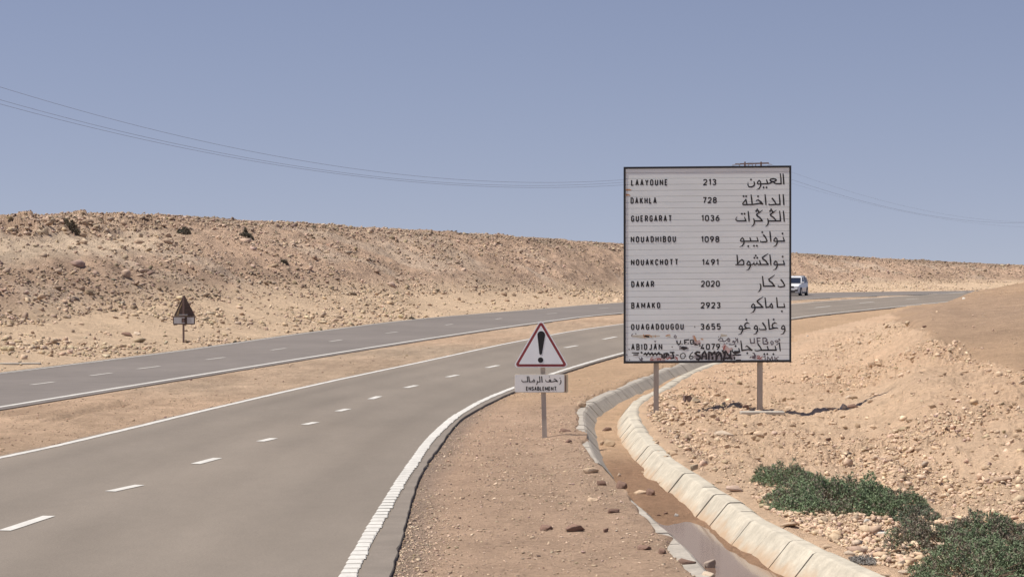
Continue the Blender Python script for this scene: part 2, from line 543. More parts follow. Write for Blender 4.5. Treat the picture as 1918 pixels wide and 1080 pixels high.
def stain(m, col, z0, z1):
    nt = m.node_tree; b = nt.nodes['Principled BSDF']
    l = b.inputs['Base Color'].links[0].from_socket
    g = nt.nodes.new('ShaderNodeNewGeometry'); sp = nt.nodes.new('ShaderNodeSeparateXYZ'); nt.links.new(g.outputs['Position'], sp.inputs[0])
    n = nt.nodes.new('ShaderNodeTexNoise'); n.inputs['Scale'].default_value = 3.5; n.inputs['Detail'].default_value = 6; nt.links.new(g.outputs['Position'], n.inputs['Vector'])
    ad = nt.nodes.new('ShaderNodeMath'); ad.operation = 'MULTIPLY_ADD'; ad.inputs[1].default_value = .35
    nt.links.new(n.outputs['Fac'], ad.inputs[0]); nt.links.new(sp.outputs['Z'], ad.inputs[2])
    r_ = nt.nodes.new('ShaderNodeMapRange'); r_.inputs['From Min'].default_value = z0 + .17; r_.inputs['From Max'].default_value = z1 + .17
    r_.inputs['To Min'].default_value = .85; r_.inputs['To Max'].default_value = 0
    nt.links.new(ad.outputs[0], r_.inputs['Value'])
    mx = nt.nodes.new('ShaderNodeMix'); mx.data_type = 'RGBA'
    nt.links.new(r_.outputs[0], mx.inputs[0]); nt.links.new(l, mx.inputs[6]); mx.inputs[7].default_value = (*col, 1)
    nt.links.new(mx.outputs[2], b.inputs['Base Color'])


stain(M_CONC, (.44, .30, .185), -.27, -.10)
M_CONC2 = new_mat('grey concrete', (.38, .34, .285), rough=.9, noise=[(1.2, .16, ONE), (5, .12, ONE), (30, .14, ONE)], bump=[(20, .35, .012)])
M_BOARD = new_mat('painted sign sheet', (.77, .82, .82), rough=.42, noise=[(1.2, .035, (1, 1, 3))])
M_FRAME = new_mat('black painted frame', (.018, .018, .022), rough=.5)
M_BLACK = new_mat('black lettering film', (.012, .012, .014), rough=.5)
M_GRAF = new_mat('black spray paint', (.03, .025, .028), rough=.7)
M_GRAF2 = new_mat('faded marker', (.12, .10, .12), rough=.8)
M_GRAFR = new_mat('red marker', (.35, .08, .07), rough=.8)
M_GRAFO = new_mat('orange rust stain', (.55, .30, .16), rough=.8)
M_GRAFY = new_mat('yellow glue stain', (.50, .46, .36), rough=.8)
M_STEEL = new_mat('galvanised steel', (.46, .41, .35), rough=.55, metal=.25, noise=[(8, .12, (1, 1, .3)), (40, .08, ONE)])
M_STEELD = new_mat('rusty brown steel', (.16, .105, .09), rough=.7, noise=[(20, .2, ONE)])
M_BACK = new_mat('dark sign back', (.085, .055, .045), rough=.7, noise=[(9, .35, ONE)])
M_BACK2 = new_mat('grey sign back', (.46, .45, .45), rough=.6, noise=[(20, .12, ONE)])
M_WHITE = new_mat('white reflective film', (.88, .92, .93), rough=.45, noise=[(4, .03, ONE)])
M_CREAM = new_mat('cream enamel', (.84, .84, .80), rough=.5, noise=[(6, .04, ONE)])
M_YELL = new_mat('tan enamel', (.58, .48, .32), rough=.5)
M_RED = new_mat('faded red film', (.27, .045, .05), rough=.5)
M_WIRE = new_mat('aluminium cable', (.16, .17, .21), rough=.6)
M_WOOD = new_mat('brown timber', (.20, .13, .10), rough=.85, noise=[(3, .2, (1, 1, .2))])
M_GLASSI = new_mat('insulator', (.25, .24, .24), rough=.4)
M_CARW = new_mat('white car paint', (.72, .72, .72), rough=.22)
M_CARG = new_mat('car window', (.015, .02, .035), rough=.08)
M_RUB = new_mat('black rubber', (.02, .02, .02), rough=.8)
M_RIM = new_mat('alloy rim', (.35, .35, .36), rough=.35, metal=.7)
M_LAMP = new_mat('head lamp lens', (.55, .57, .6), rough=.1)
M_WATER = new_mat('muddy water', (.20, .13, .095), rough=.08, spec=.6, noise=[(1.2, .06, (1, .3, 1))], bump=[(3, .05, .004)])
M_DARK = new_mat('dark plastic', (.035, .03, .03), rough=.6)
M_CARD = new_mat('weathered cardboard', (.42, .33, .23), rough=.9, noise=[(15, .2, ONE)])

# ------------------------------------------------------------------ terrain mesh
FAST = 1.0
azs = np.unique(np.r_[np.linspace(-900, -60, 60), np.linspace(-60, 1980, 930), np.linspace(1980, 2900, 70)])
ff = np.interp(azs, FF_AZ, FF_D) + 0.4
toe = np.interp(azs, AZ, TOE_D); crd = np.interp(azs, AZ, CR_D)
ys_near = 1.0 / 12.0
rows = []
for s in np.linspace(0, 1, 360, endpoint=False):     # near ground up to the far road
    rows.append(1.0 / ((1 - s) * (1 / 14.0) + s * (1 / ff)))
for s in np.linspace(0, 1, 90, endpoint=False):
    rows.append(1.0 / ((1 - s) / ff + s / (toe - 2)))
for s in np.linspace(0, 1, 150, endpoint=False):
    rows.append((toe - 2) + (crd + 1 - toe + 2) * s)
for s in np.linspace(0, 1, 14) ** 2:
    rows.append(crd + 1 + 14 * s)
for k in (30, 60, 110, 200, 400, 900, 2600):
    rows.append(crd + k)
D = np.array(rows)
AZG = np.broadcast_to(azs[None, :], D.shape)
X = (AZG - 959) / F * D
Z, Cc, *_ = ground(X.ravel(), D.ravel())
V = np.c_[X.ravel(), D.ravel(), Z]
R, C = D.shape
ii = (np.arange(R - 1)[:, None] * C + np.arange(C - 1)[None, :]).ravel()
Q = np.c_[ii, ii + 1, ii + C + 1, ii + C]
terrain = mesh_obj('terrain', V, Q, M_SOIL, smooth=True, colors=Cc)
tag(terrain, kind='structure')
# wide desert floor all round, just under it
n = 64
V = [(0, 0, -.9)]; Fc = []
for r, zg in ((60, -.9), (400, -.9), (850, -.9), (6000, -60)):      # the plateau falls away towards the coast
    V += [(r * math.cos(2 * math.pi * i / n), r * math.sin(2 * math.pi * i / n), zg) for i in range(n)]
for i in range(n):
    Fc.append((0, 1 + i, 1 + (i + 1) % n))
    for k in range(3):
        a = 1 + k * n
        Fc.append((a + i, a + n + i, a + n + (i + 1) % n, a + (i + 1) % n))
o = mesh_obj('ground', V, Fc, M_SOIL, colors=np.tile([.46, .33, .22], (len(V), 1)))
tag(o, kind='structure')


# ------------------------------------------------------------------ roads
def worn_ribbon(name, A, B, z, mat, n, m, wear):
    A = resample(A, n); B = resample(B, n)
    t = np.linspace(0, 1, m)
    P = A[:, None, :] * (1 - t)[None, :, None] + B[:, None, :] * t[None, :, None]
    X_, Y_ = P[..., 0].ravel(), P[..., 1].ravel()
    col = wear(X_, Y_)
    V = np.c_[X_, Y_, np.full(n * m, z)]
    sk = np.c_[np.r_[A, B], np.full(2 * n, z - .12)]
    ii = (np.arange(n - 1)[:, None] * m + np.arange(m - 1)[None, :]).ravel()
    Q = [np.c_[ii, ii + 1, ii + m + 1, ii + m]]
    i = np.arange(n - 1); k = n * m
    Q.append(np.c_[i * m, (i + 1) * m, k + i + 1, k + i]); Q.append(np.c_[i * m + m - 1, k + n + i, k + n + i + 1, (i + 1) * m + m - 1])
    return mesh_obj(name, np.r_[V, sk], np.concatenate(Q), mat, colors=np.r_[col, col[:1].repeat(2 * n, 0)])


def road_wear(x, y):
    """dust, rubber and binder marks that follow the lanes"""
    sl_ = sdist(x, y, L_LINE); sr = -sdist(x, y, R_LINE)
    w_ = np.maximum(.5, sl_ + sr); t = np.clip(sl_ / w_, 0, 1)
    base = np.array([.212, .180, .148])[None, :]
    k = np.ones_like(x)
    for c0 in (.14, .37, .63, .86):
        k -= .07 * np.exp(-((t - c0) / .05) ** 2) * (1 + .8 * fbm(x / 3, y / 9, 2, 3))
    k += .10 * np.exp(-(t / .06) ** 2) + .05 * np.exp(-((t - .5) / .05) ** 2)
    k += .05 * fbm(x / 2.5, y / 8, 3, 2) + .04 * fbm(x / .8, y / 4, 3, 5)
    k -= .07 * sstep(36, 24, y) if False else 0
    dust = np.clip(fbm(x / 4, y / 14, 3, 6), 0, 1)[:, None]
    c_ = base * k[:, None]
    return c_ * (1 - .18 * dust) + np.array([.30, .24, .18])[None, :] * .18 * dust


def ribbon(name, A, B, z, mat, parent=None, skirt=0, n=None):
    n = n or 160
    A = resample(A, n); B = resample(B, n)
    V = [(x, y, z) for x, y in A] + [(x, y, z) for x, y in B]
    Fc = [(i, n + i, n + i + 1, i + 1) for i in range(n - 1)]
    if skirt:
        V += [(x, y, z - skirt) for x, y in A] + [(x, y, z - skirt) for x, y in B]
        Fc += [(i, i + 1, 2 * n + i + 1, 2 * n + i) for i in range(n - 1)]
        Fc += [(n + i, 3 * n + i, 3 * n + i + 1, n + i + 1) for i in range(n - 1)]
    o = mesh_obj(name, V, Fc, mat, parent)
    bm = bmesh.new(); bm.from_mesh(o.data); bmesh.ops.recalc_face_normals(bm, faces=bm.faces)
    for f in bm.faces:
        if abs(f.normal.z) > .9 and f.normal.z < 0:
            bmesh.ops.reverse_faces(bm, faces=bm.faces[:]); break
    bm.to_mesh(o.data); bm.free()
    return o


_ra = resample(RA_LINE, step=.12)
RAJ = _ra + (fbm(_ra[:, 0] / .5, _ra[:, 1] / .5, 3, 2) * .03)[:, None] * np.array([1, .2])
_ll = resample(offset(L_LINE, -.16), step=.25)
LLJ = _ll + (fbm(_ll[:, 0] / .6, _ll[:, 1] / .6, 3, 4) * .07)[:, None] * np.array([1, .3])
near_road = worn_ribbon('near_road', LLJ, RAJ, 0.0, M_ASPH, 620, 44, road_wear)
tag(near_road, kind='structure')
# darker strip of newer asphalt outside the edge line
ribbon('asphalt_edge', offset(R_LINE, .12), offset(RAJ, -.008), 0.004, M_ASPHE, near_road, n=620)
far_road = ribbon('far_road', offset(FF_LINE, -.25), offset(FN_LINE, .36), 0.0, M_ASPH2, skirt=.12, n=220)
tag(far_road, kind='structure')


def jag_ribbon(name, P, w, z, mat, parent, step=.25, jit=.012, rng=None, i0=0):
    P = resample(P, step=step)
    A, B = offset(P, -w / 2), offset(P, w / 2)
    n = len(P)
    A = A + (RNG.random((n, 2)) - .5) * jit * 2; B = B + (RNG.random((n, 2)) - .5) * jit * 2
    V = [(x, y, z) for x, y in A] + [(x, y, z) for x, y in B]
    Fc = [(i, n + i, n + i + 1, i + 1) for i in range(n - 1)]
    return mesh_obj(name, V, Fc, mat, parent)


jag_ribbon('edge_line', L_LINE, .15, .007, M_PAINT, near_road, jit=.01)
cut = R_LINE[:, 1] > 30.2
cut2 = R_LINE[:, 1] < 28.6
edge_line_r = jag_ribbon('edge_line', R_LINE[cut], .15, .008, M_PAINT, near_road, jit=.012)
jag_ribbon('edge_line', R_LINE[cut2], .165, .008, M_PAINT2, near_road, jit=.004)
# raised rumble bars
P = resample(R_LINE, step=.345)
T = np.gradient(P, axis=0); T /= np.hypot(T[:, 0], T[:, 1])[:, None]
nb = 0
bar_mesh = {}
for i, (p, t) in enumerate(zip(P, T)):
    if p[1] > 46 or p[1] < 14: continue
    k = random.randrange(6)
    if k not in bar_mesh:
        w = .18 + random.uniform(-.014, .018); l = .265 + random.uniform(-.02, .02)
        mb = MB()
        a, b = -w / 2 - random.uniform(0, .01), w / 2 + random.uniform(0, .01)
        s = .012
        mb.add([(a, -l / 2, 0), (b, -l / 2 + s, 0), (b - .01, l / 2, 0), (a + .01, l / 2 + s, 0),
                (a + .012, -l / 2 + .03, .009), (b - .012, -l / 2 + .03, .009), (b - .02, l / 2 - .03, .009), (a + .02, l / 2 - .03, .009)],
               [(4, 5, 6, 7), (0, 1, 5, 4), (1, 2, 6, 5), (2, 3, 7, 6), (3, 0, 4, 7)])
        bb = mb.build('rumble_bar', M_PAINT)
        bar_mesh[k] = bb.data
        bpy.data.objects.remove(bb)
    o = bpy.data.objects.new('rumble_bar', bar_mesh[k])
    o.location = (p[0], p[1], .011)
    o.rotation_euler = (0, 0, math.atan2(t[1], t[0]) - math.pi / 2)
    o.parent = near_road
    COL.objects.link(o)
    nb += 1


def quad_dash(ax, ay, bx, by, w, parent, mat, z=.007):
    a = np.array(on_z(ax, ay)[:2]); b = np.array(on_z(bx, by)[:2])
    t = (b - a) / np.linalg.norm(b - a); nrm = np.array([t[1], -t[0]])
    pts = [a - nrm * w / 2, a + nrm * w / 2]
    m = 6
    L_, R_ = [], []
    for i in range(m + 1):
        q = a + (b - a) * i / m
        L_.append(q - nrm * (w / 2 + random.uniform(-.004, .004))); R_.append(q + nrm * (w / 2 + random.uniform(-.004, .004)))
    V = [(x, y, z) for x, y in L_ + R_]
    return mesh_obj('lane_dash', V, [(i, m + 1 + i, m + 2 + i, i + 1) for i in range(m)], mat, parent)


for a in [(8, 993.5, 92, 966), (206, 920, 262, 908), (366, 868.5, 408, 857.5), (487, 826.5, 513, 820.5), (570, 795, 592, 790.5), (633, 770, 652, 765.5), (694, 747.3, 710, 742), (760, 726, 780, 721.5), (838, 706, 857, 702), (912, 688.5, 933, 684),
          (988, 668.5, 1010, 664), (1058, 651, 1081, 647), (1130, 635.2, 1154, 630.5), (1225, 616.5, 1250, 612.5), (1320, 601.5, 1345, 598), (1425, 588, 1450, 585), (1527, 576, 1556, 573), (1610, 567.5, 1637, 565), (1697, 560.5, 1720, 559)]:
    quad_dash(*a, .17, near_road, M_PAINT)
jag_ribbon('edge_line', FN_LINE, .17, .007, M_PAINT, far_road, step=.5, jit=.008)
for a in [(59, 720.4, 101, 715), (169, 703.4, 209, 698.2), (257.5, 690.8, 299, 685.6), (386, 673.4, 421, 669), (508, 655.4, 535, 652), (618, 639.4, 640, 636.2), (723, 623.8, 745, 621.3), (834, 608.5, 848, 606.8), (928, 597.6, 940, 596), (1025, 587.6, 1043, 586), (1120, 577.8, 1140, 576.2), (1210, 571, 1232, 569.7)]:
    quad_dash(*a, .15, far_road, M_PAINT2)
# far edge line, broken into short ribs
P = resample(FF_LINE, step=.55); V = []; Fc = []
Tn = np.gradient(P, axis=0); Tn /= np.hypot(Tn[:, 0], Tn[:, 1])[:, None]
for p, t in zip(P, Tn):
    nr = np.array([t[1], -t[0]]) * .13
    q = len(V)
    for a in (p - t * .2 - nr, p - t * .2 + nr, p + t * .2 + nr, p + t * .2 - nr):
        V.append((a[0], a[1], .008))
    Fc.append((q, q + 1, q + 2, q + 3))
o = mesh_obj('ribbed_edge_line', V, np.array(Fc), M_PAINT2, far_road); o['kind'] = 'stuff'

# ------------------------------------------------------------------ ditch, slab by slab
ditch = empty('drainage_ditch', (*DR[len(DR) // 2], 0))
tag(ditch, 'long curving open drainage channel lined with pale concrete slabs beside the road', 'ditch')
inv = Matrix.Translation(ditch.location).inverted()


def slab(parent, A0, A1, prof, mat, gap=.012):
    """a section of wall between two plan points with a left normal, profile = list of (offset, z)"""
    a, ta = A0; b, tb = A1
    V = []
    jl = random.uniform(-.012, .012); gap = gap * random.uniform(.6, 1.6)
    ends = ((a, ta, gap), (b, tb, -gap))
    for (p, t, s) in ends:
        nr = np.array([t[1], -t[0]])
        jz = random.uniform(-.008, .008)
        for (of, z) in prof:
            q = p + nr * (of + jl) + t * s
            V.append(inv @ Vector((q[0], q[1], z + jz)))
    m = len(prof)
    Fc = [(i, i + 1, m + i + 1, m + i) for i in range(m - 1)] + [(m - 1, 0, m, 2 * m - 1), tuple(range(m))[::-1], tuple(range(m, 2 * m))]
    o = mesh_obj('concrete_slab', V, Fc, mat, parent)
    bm = bmesh.new(); bm.from_mesh(o.data); bmesh.ops.recalc_face_normals(bm, faces=bm.faces)
    bm.to_mesh(o.data); bm.free()
    return o


def slabs(line, prof, mat, step):
    P = resample(line, step=step)
    T = np.gradient(P, axis=0); T /= np.hypot(T[:, 0], T[:, 1])[:, None]
    for i in range(len(P) - 1):
        slab(ditch, (P[i], T[i]), (P[i + 1], T[i + 1]), prof, mat)


# right wall: inner face, rounded crest, outer face
slabs(DR, [(-.42, -.38), (-.34, -.29), (-.10, .005), (-.075, .032), (-.04, .045), (.10, .047), (.14, .035), (.28, -.08), (.1, -.2), (-.2, -.36)], M_CONC, .98)
# left wall
slabs(DL, [(-.24, -.04), (-.20, .008), (.0, .012), (.05, -.02), (.34, -.34), (.26, -.42), (-.06, -.14)], M_CONC2, .98)
# dark mortar bed seen in the joints
for line, prof in ((DR, [(-.36, -.33), (-.22, -.17), (-.11, -.05), (-.03, .025), (.09, .025), (.20, -.01)]), (DL, [(-.18, -.01), (.0, -.005), (.05, -.04), (.32, -.34)])):
    P = resample(line, step=.5); m = len(prof); V = []
    T = np.gradient(P, axis=0); T /= np.hypot(T[:, 0], T[:, 1])[:, None]
    for p, t in zip(P, T):
        for of, z in prof:
            V.append(inv @ Vector((p[0] + t[1] * of, p[1] - t[0] * of, z)))
    Fc = [(i * m + k, i * m + k + 1, (i + 1) * m + k + 1, (i + 1) * m + k) for i in range(len(P) - 1) for k in range(m - 1)]
    mesh_obj('mortar_bed', V, np.array(Fc), M_ASPHE, ditch)
# muddy water
a_ = DL[(DL[:, 1] < 33) & (DL[:, 1] > 15)]; b_ = DR[(DR[:, 1] < 33) & (DR[:, 1] > 15)]
W = np.r_[offset(a_, .22), offset(b_, -.26)[::-1]]
o = mesh_obj('water', [(x, y, -.285) for x, y in W], [tuple(range(len(W)))], M_WATER)
if o.data.polygons[0].normal.z < 0: o.data.flip_normals()
tag(o, kind='structure')


# ------------------------------------------------------------------ lettering: flat strokes on a sign face
def stroke_strip(pts, w, closed=False):
    """mitred strip in a 2D frame; w number or (start, mid, end)"""
    P = [np.array(p, float) for p in pts]
    n = len(P)
    s = [0]
    for a, b in zip(P[:-1], P[1:]): s.append(s[-1] + np.linalg.norm(b - a))
    L = []; R_ = []
    for i in range(n):
        if closed:
            a, b = P[(i - 1) % n], P[(i + 1) % n]
        else:
            a, b = P[max(0, i - 1)], P[min(n - 1, i + 1)]
        d1 = P[i] - a; d2 = b - P[i]
        l1, l2 = np.linalg.norm(d1), np.linalg.norm(d2)
        d1 = d1 / l1 if l1 > 1e-9 else d2 / l2
        d2 = d2 / l2 if l2 > 1e-9 else d1
        n1 = np.array([-d1[1], d1[0]]); n2 = np.array([-d2[1], d2[0]])
        m = n1 + n2
        lm = np.linalg.norm(m)
        m = m / lm if lm > .3 else n1
        k = 1 / max(.62, m @ n1)
        ww = w[i] if isinstance(w, (tuple, list)) else w
        L.append(P[i] + m * ww / 2 * k); R_.append(P[i] - m * ww / 2 * k)
    V = L + R_
    Fc = [(i, n + i, n + i + 1, i + 1) for i in range(n - 1)]
    if closed: Fc.append((n - 1, 2 * n - 1, n, 0))
    return V, Fc


def split_sharp(pts, w, lim=62):
    """cut a stroke at sharp turns so that each leg keeps its full width; legs overlap at the corner"""
    P = [np.array(p, float) for p in pts]
    n = len(P)
    cum = np.r_[0, np.cumsum([np.linalg.norm(b - a) for a, b in zip(P[:-1], P[1:])])]
    ww = np.interp(cum / cum[-1], np.linspace(0, 1, len(w)), w) if isinstance(w, (tuple, list)) else np.full(n, float(w))
    cuts = [0]
    for i in range(1, n - 1):
        a = P[i] - P[i - 1]; b = P[i + 1] - P[i]
        ang = math.degrees(math.acos(np.clip(a @ b / (np.linalg.norm(a) * np.linalg.norm(b)), -1, 1)))
        if ang > lim: cuts.append(i)
    cuts.append(n - 1)
    out = []
    for a, b in zip(cuts[:-1], cuts[1:]):
        Q = [p.copy() for p in P[a:b + 1]]; W_ = list(ww[a:b + 1])
        if a > 0:
            d = Q[0] - Q[1]; Q[0] = Q[0] + d / np.linalg.norm(d) * W_[0] * .42
        if b < n - 1:
            d = Q[-1] - Q[-2]; Q[-1] = Q[-1] + d / np.linalg.norm(d) * W_[-1] * .42
        out.append((Q, W_))
    return out


def lettering(name, strokes, Y, mat, parent, ox, oy, sc, dots=(), dr=35, label=None, dy=0.0, bold=1.0):
    """strokes: list of (points, width[, closed]) in a local drawing frame (sc units per pixel, origin ox, oy)"""
    V = []; Fc = []; e = 0
    for st in strokes:
        closed = len(st) > 2
        legs = [(st[0], st[1])] if closed else split_sharp(st[0], st[1])
        for pts, w in legs:
            w = [q_ * bold for q_ in w] if isinstance(w, list) else w * bold
            sv, sf = stroke_strip(pts, w, closed)
            q = len(V)
            for p in sv:
                V.append(on_y(ox + p[0] / sc, oy + p[1] / sc, Y - dy - e))
            Fc += [tuple(i + q for i in f) for f in sf]
            e += .00006
    for (x, y) in dots:
        q = len(V)
        for a, b in ((0, -1), (1, 0), (0, 1), (-1, 0)):
            V.append(on_y(ox + (x + a * dr) / sc, oy + (y + b * dr) / sc, Y - dy - e))
        Fc.append((q, q + 1, q + 2, q + 3))
    if parent:
        il = Matrix.Translation(parent.location).inverted()
        V = [il @ v for v in V]
    o = mesh_obj(name, V, Fc, mat, parent)
    bm = bmesh.new(); bm.from_mesh(o.data)
    for f in bm.faces:
        f.normal_update()
        if f.normal.y > 0: f.normal_flip()
    bm.to_mesh(o.data); bm.free()
    if label: o['label'] = label
    return o


_O = [(0, .27), (0, .73), (.13, .92), (.5, 1), (.87, .92), (1, .73), (1, .27), (.87, .08), (.5, 0), (.13, .08)]
GL = {
    'A': (1, [[(0, 0), (.5, 1), (1, 0)], [(.2, .3), (.8, .3)]]),
    'B': (.95, [[(0, .52), (.7, .52), (.92, .65), (.92, .85), (.7, 1), (0, 1), (0, 0), (.75, 0), (1, .15), (1, .37), (.75, .52)]]),
    'C': (.95, [[(1, .78), (.87, .93), (.5, 1), (.13, .92), (0, .73), (0, .27), (.13, .08), (.5, 0), (.87, .07), (1, .22)]]),
    'D': (.95, [[(0, 0), (0, 1), (.6, 1), (.9, .87), (1, .65), (1, .35), (.9, .13), (.6, 0)], [(0, 0), (.6, 0)]]),
    'E': (.85, [[(1, 1), (0, 1), (0, 0), (1, 0)], [(0, .52), (.85, .52)]]),
    'F': (.85, [[(1, 1), (0, 1), (0, 0)], [(0, .52), (.85, .52)]]),
    'G': (.98, [[(1, .78), (.87, .93), (.5, 1), (.13, .92), (0, .73), (0, .27), (.13, .08), (.5, 0), (.87, .07), (1, .25), (1, .47), (.55, .47)]]),
    'H': (.98, [[(0, 0), (0, 1)], [(1, 0), (1, 1)], [(0, .52), (1, .52)]]),
    'I': (.0, [[(0, 0), (0, 1)]]),
    'J': (.8, [[(1, 1), (1, .25), (.8, .04), (.4, 0), (0, .12)]]),
    'K': (.98, [[(0, 0), (0, 1)], [(1, 1), (.08, .42)], [(.35, .6), (1, 0)]]),
    'L': (.8, [[(0, 1), (0, 0), (1, 0)]]),
    'M': (1.3, [[(0, 0), (0, 1)], [(1, 1), (1, 0)], [(.06, .98), (.5, .25), (.94, .98), 'thin']]),
    'N': (1.08, [[(0, 0), (0, 1)], [(1, 0), (1, 1)], [(.05, .95), (.95, .05), 'thin']]),
    'O': (1, [(_O, 1)]),
    'R': (.98, [[(0, 0), (0, 1), (.7, 1), (.97, .85), (.97, .62), (.7, .48), (0, .48)], [(.6, .48), (1, 0)]]),
    'S': (.92, [[(.97, .8), (.8, .95), (.5, 1), (.15, .93), (.02, .75), (.15, .6), (.85, .42), (.98, .25), (.85, .07), (.5, 0), (.15, .05), (0, .2)]]),
    'T': (1.15, [[(0, 1), (1, 1)], [(.5, 1), (.5, 0)]]),
    'U': (.98, [[(0, 1), (0, .25), (.13, .08), (.5, 0), (.87, .08), (1, .25), (1, 1)]]),
    'Y': (1.05, [[(0, 1), (.5, .45), (1, 1)], [(.5, .45), (.5, 0)]]),
    '0': (1, [(_O, 1)]),
    '1': (.45, [[(0, .8), (.9, 1), (.9, 0)]]),
    '2': (.98, [[(0, .78), (.12, .93), (.5, 1), (.87, .93), (1, .73), (.93, .55), (0, 0), (1, 0)]]),
    '3': (.95, [[(0, .9), (.45, 1), (.85, .93), (.95, .75), (.8, .57), (.4, .53)], [(.4, .53), (.85, .47), (1, .27), (.85, .06), (.45, 0), (0, .1)]]),
    '4': (1.02, [[(.68, 0), (.68, .42)], [(.62, 1), (0, .22), (1, .22)]]),
    '5': (.95, [[(.93, 1), (.1, 1), (.05, .55), (.5, .62), (.9, .52), (1, .3), (.87, .07), (.45, 0), (0, .1)]]),
    '6': (.98, [[(.85, 1), (.45, .85), (.1, .5), (0, .28), (.12, .07), (.5, 0), (.88, .07), (1, .28), (.88, .5), (.5, .58), (.1, .45)]]),
    '7': (.95, [[(0, 1), (1, 1), (.35, 0)]]),
    '8': (1, [([(.5, .54), (.12, .63), (.06, .8), (.2, .95), (.5, 1), (.8, .95), (.94, .8), (.88, .63), (.5, .54), (.95, .42), (1, .22), (.85, .05), (.5, 0), (.15, .05), (0, .22), (.05, .42)], 1)]),
    '9': (.98, [[(.9, .55), (.5, .42), (.12, .5), (0, .72), (.12, .93), (.5, 1), (.88, .93), (1, .72), (.9, .5), (.55, .15), (.15, 0)]]),
}


def latin(text, x0, x1, ytop, ybot, sw, slope=-0.008, g=1.12):
    """strokes for a word set between two columns"""
    h = ybot - ytop
    gw = [GL[c][0] for c in text]
    tot = sum(gw) + g * (len(text) - 1)
    u = (x1 - x0 - sw) / tot
    out = []; x = x0 + sw / 2
    for c, w in zip(text, gw):
        for st in GL[c][1]:
            closed = isinstance(st, tuple)
            pts = st[0] if closed else st
            thin = pts[-1] == 'thin'
            if thin: pts = pts[:-1]
            pp = [(x + p[0] * w * u, ybot - sw / 2 - p[1] * (h - sw) + slope * (x + p[0] * w * u - x0)) for p in pts]
            out.append((pp, sw, True) if closed else (pp, sw * (.72 if thin else 1)))
        x += (w + g) * u
    return out


# ------------------------------------------------------------------ the big distance board
YB = 46.25
BASEZ = float(zat([(1325 - 959) / F * YB], [YB])[0])
board = empty('distance_board', ((1325 - 959) / F * YB, YB, 0))
tag(board, 'tall grey white distance board listing LAAYOUNE to ABIDJAN on two steel posts', 'sign')


def lb(v): return Vector(v) - board.location


def face_y(px, base):  # rows climb slightly to the right
    return base - (px - 1169) * (2.6 / 312)


def quadbox(x0, x1, ya, yb_, Y0, Y1, name, mat, parent, bevel=0):
    """box whose front outline is given in picture columns/rows at plane Y0"""
    mb = MB()
    V = []
    for Y in (Y0, Y1):
        for (px, py) in ((x0, face_y(x0, ya)), (x1, face_y(x1, ya)), (x1, face_y(x1, yb_)), (x0, face_y(x0, yb_))):
            p = on_y(px, py, Y0); V.append(lb((p.x, Y, p.z)))
    mb.add(V, [(0, 1, 2, 3), (7, 6, 5, 4), (0, 4, 5, 1), (1, 5, 6, 2), (2, 6, 7, 3), (3, 7, 4, 0)])
    return mb.build(name, mat, parent, bevel=bevel)


YF = YB - .10          # front of the strips
rows_y = [316.0] + [324.1 + 11.07 * k for k in range(0, 32)] + [676.6]
for i in range(len(rows_y) - 1):
    a, b = rows_y[i], rows_y[i + 1]
    quadbox(1171.5, 1479.0, a + .12, b - .22, YF - random.uniform(0, .0008), YF + .03, 'strip', M_BOARD, board, bevel=.004)
quadbox(1171, 1479.5, 315, 677.5, YF + .031, YF + .04, 'backing_sheet', M_FRAME, board)
mb = MB()
for (x0, x1, a, b) in ((1168.2, 1482.2, 312.6, 316.4), (1168.2, 1482.2, 676.2, 680.4), (1168.2, 1171.8, 316.5, 676.1), (1478.6, 1482.2, 316.5, 676.1)):
    V = []
    for Y in (YF - .012, YF + .055):
        for (px, py) in ((x0, face_y(x0, a)), (x1, face_y(x1, a)), (x1, face_y(x1, b)), (x0, face_y(x0, b))):
            p = on_y(px, py, YF - .012); V.append(lb((p.x, Y, p.z)))
    mb.add(V, [(0, 1, 2, 3), (7, 6, 5, 4), (0, 4, 5, 1), (1, 5, 6, 2), (2, 6, 7, 3), (3, 7, 4, 0)])
mb.build('frame', M_FRAME, board)
for x0, x1 in ((1225.4, 1234.4), (1420.4, 1429.4)):
    a = on_y(x0, 774, YF); b = on_y(x1, 774, YF); top = on_y(x0, 322, YF).z
    mb = MB()
    xa, xb = a.x - board.location.x, b.x - board.location.x
    y0, y1 = .0, .14
    # I-section
    mb.box(xa, xb, y0, y0 + .012, -.3, top); mb.box(xa, xb, y1 - .012, y1, -.3, top)
    mb.box((xa + xb) / 2 - .006, (xa + xb) / 2 + .006, y0 + .012, y1 - .012, -.3, top)
    mb.build('post', M_STEEL, board)
for py in (345, 470, 595, 664):
    quadbox(1176, 1474, py, py + 5, YF + .056, YF + .094, 'back_rail', M_STEELD, board)

